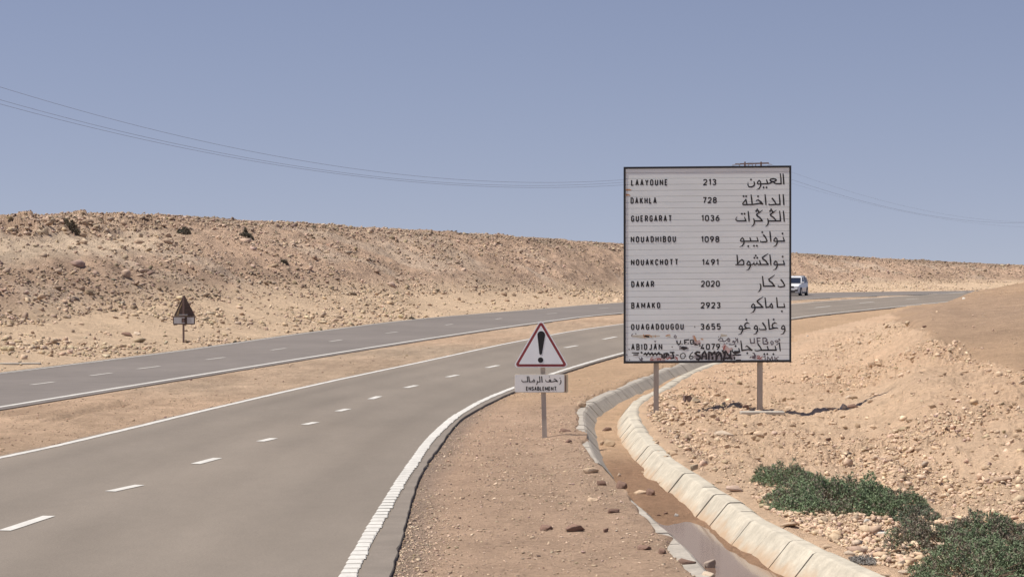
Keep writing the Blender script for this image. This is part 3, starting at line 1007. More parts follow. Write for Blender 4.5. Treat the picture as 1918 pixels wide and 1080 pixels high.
M_ST1 = new_mat('yellowed glue film', (.56, .53, .44), rough=.7, noise=[(9, .1, ONE)])
M_ST2 = new_mat('pinkish rust film', (.56, .44, .42), rough=.7, noise=[(9, .12, ONE)])
M_ST3 = new_mat('grey smear', (.36, .34, .35), rough=.7, noise=[(9, .2, ONE)])
for st_, m_ in (([([(1183, 629), (1205, 630), (1236, 629)], (3, 6.5, 6.5, 2)), ([(1248, 629), (1256, 630)], (2, 7, 3)), ([(1350, 628), (1362, 628)], (6, 7, 2))], M_ST1),
                ([([(1206, 629), (1216, 630)], (3, 7, 3)), ([(1298, 628), (1304, 642), (1312, 640)], (3, 10, 8)), ([(1354, 646), (1364, 656), (1372, 652)], (8, 12, 3)), ([(1417, 670), (1428, 672)], (5, 9, 3)), ([(1217, 674), (1246, 673)], (5, 8, 5))], M_ST2),
                ([([(1300, 668), (1340, 666), (1376, 668)], (6, 17, 8)), ([(1408, 668), (1416, 670)], (5, 12, 5)), ([(1238, 666), (1262, 667)], (6, 12, 6)), ([(1272, 652), (1290, 652)], (5, 8, 3))], M_ST3)):
    for q_ in st_:
        lettering('smear', [q_], YF, m_, board, 0, 0, 1, dy=.001)
DYS = 0
names = [('LAAYOUNE', 118, 490, 336.1, 348.2), ('DAKHLA', 113, 378, 369.8, 381.9), ('GUERGARAT', 118, 533, 403.5, 415.5), ('NOUADHIBOU', 115, 573, 442.4, 454.3),
         ('NOUAKCHOTT', 117, 598, 485.4, 497.2), ('DAKAR', 120, 353, 526.3, 538.3), ('BAMAKO', 120, 415, 566.1, 577.8), ('OUAGADOUGOU', 118, 652, 606.3, 618), ('ABIDJAN', 120, 435, 643.4, 655.4)]
nums = [('213', 847, 982, 335.2, 347.2), ('728', 842, 987, 369, 381), ('1036', 828, 1015, 402.6, 414.6), ('1098', 825, 1013, 442.2, 454), ('1491', 835, 1005, 485, 497),
        ('2020', 825, 1017, 525.3, 537.4), ('2923', 822, 1024, 565.6, 577.4), ('3655', 818, 1027, 605.6, 617.6), ('4079', 822, 1020, 643.2, 655)]
DY = .0022
for t, x0, x1, a, b in names:
    lettering('place_name', latin(t, 1160 + x0 / 5.4, 1160 + x1 / 5.4, a, b, 2.25), YF, M_BLACK, board, 0, 0, 1, label='black capitals reading ' + t, dy=DY)
for t, x0, x1, a, b in nums:
    lettering('distance_number', latin(t, 1160 + x0 / 5.4, 1160 + x1 / 5.4, a, b, 2.25, g=.72), YF, M_BLACK, board, 0, 0, 1, label='black figures reading ' + t, dy=DY)
mb = None
S = 1828 / 110.0
w = 40; wt = 34


def waw(x, y, s=1.0):
    """waw with its join at x, y (base line)"""
    return [([(x, y), (x - 8, y - 70 * s), (x - 50, y - 105 * s), (x - 92, y - 62 * s), (x - 105, y - 8), (x - 65, y + 8), (x - 6, y)], 33),
            ([(x + 3, y - 5), (x, y + 60), (x - 48, y + 145), (x - 138, y + 182)], (38, 38, 30, 8))]


AR = [
    ((1370, 320), 'Arabic name beside 213', [([(1605, 85), (1618, 220), (1632, 425)], (30, 42, 40)), ([(1520, 80), (1537, 220), (1546, 402), (1400, 402), (1350, 385), (1300, 340), (1225, 318), (1203, 290), (1225, 258), (1300, 245), (1380, 262), (1396, 292), (1345, 325), (1270, 345), (1190, 388), (1120, 402), (920, 405)], (30, 40, 38, 38, 38, 38, 38)),
                          ([(1090, 265), (1105, 320), (1130, 395)], (25, 42, 36))] + waw(912, 405) + [([(700, 330), (720, 400), (700, 465), (620, 503), (545, 495), (512, 440), (518, 350)], (30, 38, 38, 38, 34, 30, 12))], [(608, 272), (1003, 515), (1092, 515)]),
    ((1370, 360), 'Arabic name beside 728', [([(1610, 60), (1622, 220), (1632, 400)], (30, 42, 36)), ([(1488, 60), (1505, 250), (1512, 378), (1340, 380), (1250, 392), (1170, 390), (1168, 345)], (30, 40, 40, 40, 38, 34, 22)), ([(1258, 180), (1330, 265), (1388, 365)], (46, 38, 34)),
                          ([(1045, 65), (1060, 220), (1075, 400)], (30, 42, 34)), ([(765, 290), (788, 250), (830, 237), (900, 290), (985, 378)], (14, 34, 44, 44, 40)), ([(980, 372), (880, 347), (760, 368), (660, 382), (350, 388)], 38),
                          ([(610, 70), (630, 220), (645, 370)], (30, 42, 36)), ([(352, 385), (356, 345), (400, 290), (450, 225), (466, 290), (478, 375)], 34)], [(378, 125), (457, 125), (828, 128)]),
    ((1370, 360), 'Arabic name beside 1036', [([(1615, 575), (1632, 740), (1645, 920)], (30, 42, 34)), ([(1497, 575), (1520, 760), (1525, 890), (1150, 893)], (30, 40, 40, 38)), ([(1405, 555), (1310, 620), (1215, 690), (1232, 735), (1310, 785), (1395, 880)], (14, 34, 42, 42, 38, 34)),
                          ([(1120, 810), (1146, 880), (1146, 960), (1115, 1030), (1055, 1075)], (22, 42, 38, 32, 10)), ([(975, 555), (880, 620), (785, 690), (800, 735), (880, 785), (962, 890), (715, 893)], (14, 34, 42, 42, 38, 38, 38)),
                          ([(685, 810), (713, 880), (713, 960), (680, 1030), (618, 1075)], (22, 42, 38, 32, 10)), ([(520, 585), (538, 740), (550, 915)], (30, 42, 34)), ([(405, 765), (425, 820), (452, 888), (190, 893), (142, 865), (140, 815), (182, 750)], (24, 38, 40, 38, 34, 28, 10))],
     [(803, 540), (770, 588), (838, 588), (1237, 535), (1203, 588), (1268, 588), (325, 670), (410, 670)]),
    ((1370, 425), 'Arabic name beside 1098', [([(1605, 310), (1625, 370), (1648, 440), (1400, 442)], (26, 40, 40, 38))] + waw(1425, 440) + [([(1195, 130), (1214, 300), (1228, 465)], (30, 42, 34)), ([(990, 240), (1060, 320), (1108, 430), (1090, 455), (990, 465), (905, 460), (900, 415)], (46, 40, 36, 38, 38, 34, 16)),
                          ([(790, 310), (810, 370), (832, 440), (380, 443)], (26, 40, 40, 38)), ([(572, 320), (588, 370), (606, 435)], (26, 38, 36))] + waw(388, 443), [(960, 165), (1590, 203), (523, 598), (702, 585), (793, 585)]),
    ((1370, 465), 'Arabic name beside 1491', [([(1610, 365), (1630, 430), (1650, 500), (1410, 502)], (26, 40, 40, 38))] + waw(1425, 500) + [([(1195, 185), (1214, 350), (1228, 525)], (30, 42, 34)), ([(1150, 160), (1050, 225), (965, 285), (980, 330), (1060, 380), (1145, 498), (840, 502), (800, 470), (790, 405)], (14, 34, 42, 42, 38, 38, 38, 34, 16)),
                          ([(872, 365), (890, 430), (908, 495)], (26, 38, 36)), ([(800, 440), (770, 495), (728, 512), (700, 480), (702, 415)], (28, 34, 34, 30, 16)), ([(712, 450), (660, 500), (590, 512)], 34)] + waw(585, 508) +
     [([(172, 195), (186, 340), (192, 490)], (34, 38, 36)), ([(122, 508), (375, 508), (388, 440), (370, 380), (325, 352), (265, 395), (200, 480)], (30, 38, 38, 36, 34, 34, 24))], [(757, 225), (713, 293), (803, 293), (1595, 255)]),
    ((1370, 508), 'Arabic name beside 2020', [([(1535, 250), (1610, 345), (1655, 435), (1640, 465), (1530, 485), (1455, 472), (1455, 425)], (46, 40, 38, 38, 38, 34, 16)), ([(1350, 112), (1260, 175), (1165, 245), (1182, 295), (1260, 350), (1342, 456), (998, 460), (985, 320), (965, 145)], (14, 34, 42, 42, 38, 38, 38, 40, 30)),
                          ([(885, 375), (915, 440), (912, 530), (875, 610), (818, 648)], (22, 40, 38, 32, 10))], []),
    ((1370, 550), 'Arabic name beside 2923', [([(1630, 290), (1645, 350), (1655, 415), (1432, 420), (1420, 260), (1405, 105)], (24, 38, 38, 38, 40, 30)), ([(1200, 392), (1150, 412), (1078, 425), (1062, 270), (1045, 110)], (34, 34, 36, 40, 30)), ([(1280, 450), (1283, 380), (1245, 300), (1190, 385), (1280, 448)], 32),
                          ([(995, 88), (900, 150), (803, 220), (815, 262), (890, 322), (978, 417), (735, 420)], (14, 34, 42, 42, 38, 38, 38))] + waw(728, 420), [(1572, 542)]),
    ((1370, 580), 'Arabic name beside 3655', waw(1663, 590) + [([(1425, 428), (1350, 400), (1290, 432), (1265, 490), (1285, 545), (1340, 558)], (12, 36, 38, 38, 36, 30)), ([(1455, 580), (1400, 556), (1300, 575), (1180, 602), (1165, 440), (1150, 280)], (26, 38, 36, 36, 40, 30)),
                          ([(965, 395), (1040, 500), (1078, 592), (1060, 612), (880, 612), (870, 560)], (46, 40, 38, 38, 36, 16))] + waw(812, 590) + [([(565, 428), (490, 400), (430, 432), (412, 490), (432, 545), (490, 562)], (12, 36, 38, 38, 36, 30)),
                          ([(598, 585), (550, 560), (450, 582), (350, 606)], (26, 38, 36, 34))] + waw(342, 595), [(463, 305), (1315, 300)]),
]
for (org, lab, st, dots) in AR:
    lettering('arabic_name', st, YF, M_BLACK, board, org[0], org[1], S, dots, 38, label='black ' + lab, dy=DY, bold=1.14)
q = 1260  # last line in an 18-per-pixel frame starting at 1320
st = [([(1255 + q, 375), (1270 + q, 520), (1287 + q, 670)], (30, 42, 34)), ([(1115 + q, 490), (1130 + q, 560), (1148 + q, 635), (620 + q, 640), (520 + q, 658), (435 + q, 652), (436 + q, 605)], (30, 40, 40, 40, 40, 34, 18)), ([(848 + q, 495), (865 + q, 560), (888 + q, 630)], (30, 40, 36)),
      ([(525 + q, 425), (600 + q, 515), (662 + q, 630)], (46, 40, 36)), ([(110 + q, 525), (160 + q, 490), (240 + q, 560), (345 + q, 648)], (20, 44, 44, 38)), ([(345 + q, 645), (200 + q, 612), (20 + q, 645), (1256, 650), (1238, 480), (1215, 310)], (34, 38, 38, 40, 42, 30)),
      ([(1145, 560), (1165, 640), (1150, 710), (1050, 750), (960, 720), (925, 630)], (26, 38, 38, 38, 34, 12))]
lettering('arabic_name', st, YF, M_BLACK, board, 1320, 620, 18.0, [(175 + q, 738), (748 + q, 765), (848 + q, 765), (1055 + q, 770), (1040, 500)], 40, label='black Arabic name beside 4079', dy=DY, bold=1.14)

# graffiti in frames of 18 units per pixel
G = lambda st, mat, ox, lab, dots=(), dr=20: lettering('graffiti', st, YF, mat, board, ox, 620, 18.0, dots, dr, label=lab, dy=DY + .0035, bold=1.15)
G([([(320, 315), (330, 400), (385, 450), (430, 420), (450, 310)], (46, 40, 36, 36, 30)), ([(585, 440), (580, 300), (740, 285)], 38), ([(585, 375), (650, 365)], 32), ([(790, 440), (780, 300), (850, 290), (890, 320), (850, 355), (905, 385), (880, 420), (790, 435)], 30)], M_GRAF, 1250, 'sprayed black letters U.F.B', [(495, 430), (705, 415)], 26)
G([([(450, 560), (520, 535), (680, 555)], (30, 70, 30)), ([(470, 580), (560, 600), (670, 570)], (20, 60, 30)), ([(1420 - 1440 + 440, 490), (440, 520)], 30), ([(905, 455), (950, 420), (1020, 460), (940, 455)], 26), ([(1040, 415), (1105, 410), (1060, 450), (1120, 485), (1060, 515)], 20)], M_GRAF, 1250, 'black blot with small scribbles')
G([([(80, 715), (240, 715)], 44), ([(165, 730), (200, 800), (210, 900), (100, 925)], 46), ([(0, 790), (60, 800)], 40), ([(290, 800), (380, 800)], 26)], M_GRAF, 1250, 'black dabs before the figures 06')
G([([(520, 740), (450, 780), (435, 860), (480, 920), (560, 915), (605, 850), (600, 780), (555, 740)], 26, True), ([(860, 700), (780, 780), (735, 880), (770, 930), (850, 920), (875, 870), (820, 835), (750, 860)], 26)], M_GRAF, 1250, 'thin painted figures 06')
G([([(1110, 715), (1000, 700), (940, 745), (1000, 800), (1100, 850), (1110, 910), (1050, 955), (960, 930)], 58), ([(1160, 960), (1190, 760), (1260, 680), (1310, 800), (1310, 960)], 52), ([(1200, 850), (1310, 850)], 34), ([(1400, 970), (1400, 700), (1470, 720), (1500, 800), (1590, 690), (1600, 780)], 50),
   ([(1520, 960), (1525, 850)], 60), ([(1640, 980), (1650, 760), (1720, 690), (1790, 740), (1800, 850)], 46)], M_GRAF, 1250, 'thick sprayed black tag')
G([([(400, 960), (420, 840), (520, 720), (560, 800), (560, 980)], 44), ([(590, 640), (680, 780), (640, 960), (700, 660)], 60), ([(700, 650), (790, 800), (870, 820), (880, 640)], 46), ([(760, 950), (850, 840), (930, 960)], 40), ([(1000, 860), (1005, 960)], 44), ([(1050, 970), (1220, 965)], 30), ([(940, 800), (1220, 797)], 36),
   ([(930, 600), (930, 680), (1010, 740), (1100, 720), (1170, 690), (990, 680)], (20, 36, 60, 60, 50, 40)), ([(600, 930), (760, 900), (900, 930)], 50)], M_GRAF, 1320, 'thick black scrawl over the frame edge')
G([([(450, 290), (520, 245), (600, 250), (620, 340), (540, 330), (450, 300)], 24), ([(620, 345), (690, 335), (740, 290), (800, 235), (850, 280), (830, 345), (780, 330), (790, 250)], 26), ([(1030, 220), (1070, 290), (1040, 350), (940, 370), (960, 320), (1010, 350), (1010, 430), (940, 455), (810, 450)], 24), ([(1105, 240), (1115, 385)], 30)],
  M_GRAF2, 1320, 'handwritten grey Arabic word', [(465, 190), (530, 190), (665, 418), (745, 408)], 20)
G([([(270, 240), (290, 400), (410, 405), (410, 230)], 32), ([(520, 420), (505, 230), (620, 230)], 32), ([(510, 320), (610, 320)], 26), ([(710, 430), (700, 235), (800, 235), (840, 290), (790, 330), (870, 370), (860, 430), (710, 435)], 32), ([(965, 360), (1000, 330), (1050, 370), (1040, 440), (990, 455)], 26, True),
   ([(1285, 245), (1225, 270), (1280, 300), (1230, 330), (1160, 310), (1110, 330), (1150, 370), (1200, 350), (1220, 420), (1150, 465)], 22)], M_GRAF2, 1390, 'handwritten grey letters UFB')
G([([(350, 730), (400, 740), (440, 820), (400, 900), (350, 880), (400, 830)], (20, 40, 50, 50, 30, 30)), ([(260, 900), (310, 850)], 30)], M_GRAF2, 1390, 'dark smudge beside the right post')
G([([(700, 860), (780, 860)], 22), ([(770, 800), (780, 960)], 26), ([(860, 970), (860, 860), (950, 960), (1010, 850), (1030, 970)], 26), ([(1100, 850), (1110, 970)], 26), ([(1230, 860), (1130, 920), (1210, 970)], 24)], M_GRAF2, 1390, 'faded letters TMK')
G([([(490, 850), (540, 820), (600, 850), (520, 900), (600, 930), (650, 870), (700, 850)], 22)], M_GRAFR, 1390, 'reddish scribble')
G([([(240, 725), (490, 735)], (30, 60, 40)), ([(290, 790), (460, 790)], (30, 60, 40)), ([(540, 700), (600, 740)], 50), ([(640, 790), (700, 740), (740, 800), (800, 725), (860, 790), (920, 730), (960, 800), (1030, 740), (1080, 795), (1150, 720), (1180, 800)], 46), ([(1190, 760), (1260, 790), (1270, 880), (1330, 900), (1400, 860), (1420, 740), (1330, 760), (1330, 860)], 44), ([(1440, 730), (1500, 800)], 36)],
  M_GRAF, 1170, 'crossed out black scribble under ABIDJAN')
G([([(240, 170), (235, 120), (280, 95)], 22), ([(350, 80), (400, 90)], 26), ([(1665, 180), (1700, 135), (1745, 175), (1730, 215), (1685, 215)], 22, True), ([(995, 335), (1050, 335), (1020, 372)], 22), ([(560, 880), (600, 930), (520, 960), (600, 990)], 34), ([(480, 880), (520, 960)], 20)], M_GRAF2, 1170, 'faded curls and rings', [(150, 610), (72, 795), (168, 965), (1602, 528)], 26)
G([([(960, 880), (890, 890), (880, 960), (950, 970), (955, 920)], 20), ([(1080, 880), (1120, 970), (1160, 890), (1200, 970), (1240, 880)], 20), ([(1690, 880), (1740, 870), (1760, 920), (1700, 930)], 24), ([(1770, 880), (1775, 980)], 24), ([(1400, 900), (1450, 940), (1520, 880), (1560, 940)], 26)], M_GRAFR, 1170, 'red marker letters G.W', [(1035, 915)], 16)
G([([(630, 100), (650, 180), (700, 205)], 22), ([(690, 128), (830, 125), (900, 170), (900, 205)], 24), ([(1035, 130), (1035, 205)], 18), ([(1380, 165), (1440, 130), (1540, 120)], 26)], M_GRAFO, 1170, 'orange rust curls')
G([([(900, 140), (930, 230), (960, 330)], (16, 60, 40)), ([(1140, 240), (1150, 290)], 30), ([(1190, 240), (1195, 300)], 26)], M_GRAFO, 1250, 'orange paint run beside 4079')
G([([(690, 480), (650, 560), (640, 640)], (30, 44, 30))], M_GRAFR, 1320, 'pink run of paint')
lettering('rust_stain', [([(1172.4, 355.5), (1179, 355.2), (1183, 356)], (3, 3.5, .6)), ([(1172.4, 365), (1178, 365), (1181, 367)], (4, 3, .6))], YF, M_GRAFO, board, 0, 0, 1, label='orange stain on left edge', dy=DY)
lettering('rivet', [([(1301.2, 613.2), (1300.4, 611.8), (1301.2, 610.6), (1302.3, 611.8)], .6, True)], YF, M_BLACK, board, 0, 0, 1, dy=DY)

# ------------------------------------------------------------------ triangular warning sign with its panel
YT = 40.0
tri = empty('warning_sign', ((1013 - 959) / F * YT, YT, 0))
tag(tri, 'red bordered triangular warning sign with black exclamation mark above ENSABLEMENT panel', 'sign')


def rounded(pts, r, k=5):
    out = []
    n = len(pts)
    for i in range(n):
        p = np.array(pts[i], float); a = np.array(pts[i - 1], float); b = np.array(pts[(i + 1) % n], float)
        u = (a - p) / np.linalg.norm(a - p); v = (b - p) / np.linalg.norm(b - p)
        ang = math.acos(np.clip(u @ v, -1, 1)); d = r / math.tan(ang / 2)
        c = p + (u + v) / np.linalg.norm(u + v) * (r / math.sin(ang / 2))
        s = p + u * d; e = p + v * d
        for j in range(k + 1):
            t = j / k
            q = s * (1 - t) + e * t - c
            # project to arc
            q = q / np.linalg.norm(q) * r + c
            out.append(tuple(q))
    return out


def plate(name, outline, Y0, Y1, mat, parent, n_inner=None):
    il = parent.location
    mb = MB(); n = len(outline)
    V = [on_y(px, py, Y0) - il for px, py in outline]
    V2 = [Vector((v.x, v.y + (Y1 - Y0), v.z)) for v in V]
    mb.add(V + V2, [tuple(range(n)), tuple(range(n, 2 * n))[::-1]] + [(i, i + n, (i + 1) % n + n, (i + 1) % n) for i in range(n)])
    return mb.build(name, mat, parent)


def shrink(tri_pts, d):
    c = np.mean(tri_pts, axis=0)
    inr = 29.0
    return [tuple(c + (np.array(p) - c) * (1 - d / inr)) for p in tri_pts]


T0 = [(1013.3, 596.5), (1066.2, 687.8), (960.6, 687.8)]
plate('sign_plate', rounded(T0, 5.0), YT - .03, YT + .005, M_WHITE, tri)
plate('red_border', rounded(shrink(T0, 1.7), 4.2), YT - .033, YT - .0305, M_RED, tri)
plate('white_field', rounded(shrink(T0, 6.0), 1.0), YT - .036, YT - .0335, M_WHITE, tri)
ex = []
for a in range(0, 181, 15):
    ex.append((1013.8 + 7.3 * math.cos(math.radians(a)), 627 - 7.3 * math.sin(math.radians(a))))
ex += [(1010.2, 662), (1011.5, 663.9), (1013.6, 663.9), (1015.2, 662)]
plate('exclamation_mark', ex, YT - .039, YT - .0365, M_BLACK, tri)
plate('exclamation_mark', [(1012.5 + 5.1 * math.cos(a), 673.8 - 5.1 * math.sin(a)) for a in np.linspace(0, 2 * math.pi, 17)[:-1]], YT - .039, YT - .0365, M_BLACK, tri)
PNL = [(963.6, 700.6), (1064.4, 700.4), (1064.4, 735.0), (963.6, 734.6)]
plate('panel_tray', rounded(PNL, 3.2), YT - .040, YT + .005, M_YELL, tri)
plate('panel_face', rounded([(964.0, 700.9), (1057.0, 700.7), (1057.0, 734.0), (964.0, 733.9)], 2.4), YT - .044, YT - .0405, M_CREAM, tri)
plate('panel_rib', [(1058.2, 702.2), (1060.0, 702.2), (1060.0, 733.0), (1058.2, 733.0)], YT - .044, YT - .0405, M_STEELD, tri)
st = [([(1585, 335), (1598, 400), (1585, 460), (1545, 498)], (20, 34, 32, 12)), ([(1370, 345), (1392, 318), (1440, 350), (1497, 408)], (16, 32, 34, 30)), ([(1495, 404), (1420, 386), (1330, 405), (1160, 408), (1118, 385), (1118, 335)], (28, 30, 30, 30, 26, 12)), ([(1270, 395), (1276, 350), (1248, 338), (1226, 362), (1242, 390), (1268, 388)], 24),
      ([(990, 235), (1008, 428)], 34), ([(925, 235), (942, 410), (868, 412), (850, 368)], (32, 32, 30, 20)), ([(858, 412), (850, 465), (812, 512)], (30, 28, 10)), ([(775, 415), (772, 360), (745, 338), (712, 402), (772, 412)], 24), ([(712, 402), (660, 408), (612, 412), (590, 235)], (28, 30, 32, 30)), ([(543, 235), (558, 402), (410, 410), (370, 385), (380, 330)], (30, 32, 30, 28, 12))]
lettering('arabic_text', st, YT - .044, M_BLACK, tri, 955, 690, 16.68, [(1567, 290), (1232, 250)], 20, dy=.001)
lettering('caption_text', latin('ENSABLEMENT', 955 + 503 / 16.68, 955 + 1462 / 16.68, 723.3, 731.2, 1.55, slope=0, g=.75), YT - .044, M_BLACK, tri, 0, 0, 1, label='black capitals reading ENSABLEMENT', dy=.002)
a = on_y(1011.6, 690, YT) - tri.location; b = on_y(1014.6, 820, YT) - tri.location
wdt = 8.9 / F * YT
mb = MB()
top = on_y(1011.2, 640, YT) - tri.location
for (x0, x1, y0, y1) in ((0, wdt, .006, .012), (0, .008, .012, .05), (wdt - .008, wdt, .012, .05)):
    V = []
    for (p) in ((b.x + .0006 * 30, -.25), (top.x, top.z)):
        for (xx, yy) in ((x0, y0), (x1, y0), (x1, y1), (x0, y1)):
            V.append((p[0] + xx, yy, p[1]))
    mb.add(V, [(0, 1, 2, 3), (4, 5, 6, 7), (0, 4, 5, 1), (1, 5, 6, 2), (2, 6, 7, 3), (3, 7, 4, 0)])
mb.build('post', M_STEEL, tri)

# ------------------------------------------------------------------ old sign seen from behind, across the far road
p = on_z(344, 645)
YS = p.y
p.z = float(zat([p.x], [p.y])[0])
back = empty('warning_sign', (p.x, p.y, 0))
tag(back, 'rusty dark back of a small triangular sign with grey box panel before the hill', 'sign')
plate('sign_plate', rounded([(344.8, 551.0), (366.0, 592.0), (325.2, 592.0)], 1.4), YS - .01, YS + .01, M_BACK, back)
mb = MB()
V1 = [(344.8, 551.6), (326.0, 591), (330.5, 591), (345.3, 560)]
plate('torn_film', [(343, 561), (329.5, 590.6), (334.5, 590.6), (336, 580), (340, 572)], YS - .014, YS - .011, new_mat('peeling tan film', (.30, .22, .13), rough=.9, noise=[(12, .4, ONE)]), back)
plate('panel_frame', rounded([(324.0, 592.3), (365.0, 592.3), (365.0, 607.3), (324.0, 607.3)], 1.6), YS - .035, YS + .01, M_BACK, back)
for x0, x1 in ((325.8, 340.2), (350.4, 363.4)):
    plate('panel_back', [(x0, 594), (x1, 594), (x1, 605.6), (x0, 605.6)], YS - .039, YS - .0355, M_BACK2, back)
mb = MB()
x0 = on_y(342.4, 600, YS).x - back.location.x; x1 = on_y(346.0, 600, YS).x - back.location.x
mb.box(x0, x1, -.09, -.042, p.z - .3, on_y(344, 553.5, YS).z)
mb.build('post', M_STEELD, back)
mb = MB()
for py, a, b in ((589, 336, 352), (594.5, 338, 347), (604.5, 338, 347)):
    A_ = on_y(a, py - .6, YS) - back.location; B_ = on_y(b, py + .6, YS) - back.location
    mb.box(A_.x, B_.x, -.098, -.091, B_.z, A_.z)
mb.build('clamp', M_BACK2, back)

# ------------------------------------------------------------------ car
cy = 188.0
cx = (1487.5 - 959) / F * cy
car = empty('parked_car', (cx, cy, .0), math.radians(-19))
car.name = 'car'
tag(car, 'white sport utility car driving towards us on the far road, half hidden by the board', 'car')
# body sections along y: front (-) to rear (+)
secs = [(-2.12, .62, .30, .72, .74), (-2.05, .80, .24, .82, .84), (-1.75, .88, .22, .98, .86), (-1.1, .90, .22, 1.06, .88), (-.85, .90, .22, 1.10, .88), (0, .90, .22, 1.12, .88), (1.0, .90, .22, 1.14, .88), (1.8, .89, .24, 1.16, .86), (2.08, .84, .30, 1.10, .82), (2.14, .74, .40, .95, .72)]
mb = MB(); V = []
for (y, hw, z0, z1, ht) in secs:
    V += [(-hw * .92, y, z0), (-hw, y, z0 + .12), (-hw, y, (z0 + z1) / 2), (-ht * .97, y, z1 - .05), (-ht * .9, y, z1), (ht * .9, y, z1), (ht * .97, y, z1 - .05), (hw, y, (z0 + z1) / 2), (hw, y, z0 + .12), (hw * .92, y, z0)]
Fc = []
for i in range(len(secs) - 1):
    for k in range(10):
        a, b = i * 10 + k, i * 10 + (k + 1) % 10
        Fc.append((a, b, b + 10, a + 10))
Fc += [tuple(range(10)), tuple(range((len(secs) - 1) * 10, len(secs) * 10))[::-1]]
mb.add(V, Fc)
mb.build('body', M_CARW, car, smooth=False, bevel=.01)
cab = [(-1.02, .80, 1.09), (-.35, .70, 1.58), (-.1, .68, 1.64), (1.0, .67, 1.66), (1.7, .66, 1.62), (2.05, .76, 1.14)]


def cabin(inset, zoff, name, mat, zl):
    mb = MB(); V = []
    low = [(-1.02, .82), (-.60, .84), (-.1, .84), (1.0, .84), (1.7, .83), (2.06, .78)]
    for (y, hw, z), (yl, hl) in zip(cab, low):
        V += [(-hl - inset, yl, 1.08), (-hw - inset, y, max(z + zoff, 1.085)), (hw + inset, y, max(z + zoff, 1.085)), (hl + inset, yl, 1.08)]
    Fc = []
    for i in range(len(cab) - 1):
        for k in range(4):
            a, b = i * 4 + k, i * 4 + (k + 1) % 4
            Fc.append((a, b, b + 4, a + 4))
    Fc += [(0, 1, 2, 3), (20, 21, 22, 23)]
    mb.add(V, Fc)
    return mb.build(name, mat, car)


cabin(0, 0, 'window', M_CARG, 0)
mb = MB()
mb.add([(-.69, -.36, 1.575), (.69, -.36, 1.575), (.70, 1.02, 1.665), (-.70, 1.02, 1.665), (.68, 1.75, 1.60), (-.68, 1.75, 1.60),
        (-.66, -.30, 1.63), (.66, -.30, 1.63), (.66, 1.0, 1.71), (-.66, 1.0, 1.71), (.64, 1.72, 1.66), (-.64, 1.72, 1.66)],
       [(6, 7, 8, 9), (9, 8, 10, 11), (0, 1, 7, 6), (1, 2, 8, 7), (2, 4, 10, 8), (3, 0, 6, 9), (5, 3, 9, 11), (4, 5, 11, 10)])
mb.build('roof', M_CARW, car)
for s in (-1, 1):
    for a_, b_, r_ in (((.83, -1.02, 1.08), (.71, -.34, 1.60), .04), ((.855, .25, 1.08), (.69, .3, 1.66), .035), ((.845, 1.25, 1.08), (.685, 1.2, 1.66), .04), ((.80, 2.05, 1.10), (.67, 1.74, 1.62), .06)):
        mb = MB(); mb.tube([(s * a_[0], a_[1], a_[2]), (s * b_[0], b_[1], b_[2])], r_)
        mb.build('pillar', M_CARW, car)
for s in (-1, 1):
    mb = MB(); mb.tube([(s * .6, -.1, 1.72), (s * .6, 0, 1.76), (s * .6, 1.5, 1.74), (s * .6, 1.6, 1.69)], .02)
    mb.build('roof_rail', M_DARK, car)
    mb = MB(); mb.box(s * .93 - .09, s * .93 + .09, -.78, -.66, 1.08, 1.22); mb.build('side_mirror', M_CARW, car, bevel=.02)
    mb = MB(); mb.box(s * .62 - .17, s * .62 + .17, -2.125, -2.02, .74, .86); mb.build('headlight', M_LAMP, car, bevel=.015)
    mb = MB(); mb.box(s * .62 - .13, s * .62 + .13, -2.15, -2.1, .40, .56); mb.build('fog_light_recess', M_DARK, car, bevel=.01)
    for y in (-1.33, 1.35):
        mb = MB(); mb.tube([(s * .70, y, .34), (s * .915, y, .34)], .345, n=20); w_ = mb.build('wheel', M_RUB, car)
        mb = MB(); mb.tube([(s * .90, y, .34), (s * .925, y, .34)], .22, n=16); mb.build('rim', M_RIM, w_)
        mb = MB(); mb.tube([(s * .86, y, .36), (s * .908, y, .36)], .41, n=20); mb.build('wheel_arch', M_DARK, car)
mb = MB(); mb.box(-.42, .42, -2.145, -2.08, .72, .86); mb.box(-.5, .5, -2.16, -2.08, .30, .50); mb.build('grille', M_DARK, car, bevel=.01)
mb = MB(); mb.box(-.26, .26, -2.165, -2.15, .53, .64); mb.build('number_plate', M_CREAM, car)
mb = MB(); mb.box(-.86, .86, -2.0, 2.0, .18, .235); mb.build('underbody', M_DARK, car)

# ------------------------------------------------------------------ power line
YPOL = 280.0
pole = empty('power_pole', ((1410 - 959) / F * YPOL, YPOL, 0))
tag(pole, 'twin legged power pole whose brown crossarm peeks out above the distance board', 'power pole')
pl = pole.location
zt = on_y(1410, 303, YPOL).z
gz = float(zat([pl.x], [YPOL])[0])
for px in (1395.3, 1425.5):
    mb = MB(); x = on_y(px, 303, YPOL).x - pl.x
    mb.tube([(x, 0, gz - 1), (x, 0, zt)], [.17, .11], n=10)
    mb.build('leg', M_WOOD, pole)
mb = MB()
A_ = on_y(1377, 307.4, YPOL) - pl; B_ = on_y(1440, 305.6, YPOL) - pl
mb.add([(p_.x, dy_, p_.z + dz_) for p_ in (A_, B_) for dy_ in (-.1, .1) for dz_ in (-.09, .09)], [(0, 1, 3, 2), (4, 6, 7, 5), (0, 4, 5, 1), (2, 3, 7, 6), (0, 2, 6, 4), (1, 5, 7, 3)])
mb.build('crossarm', M_WOOD, pole)
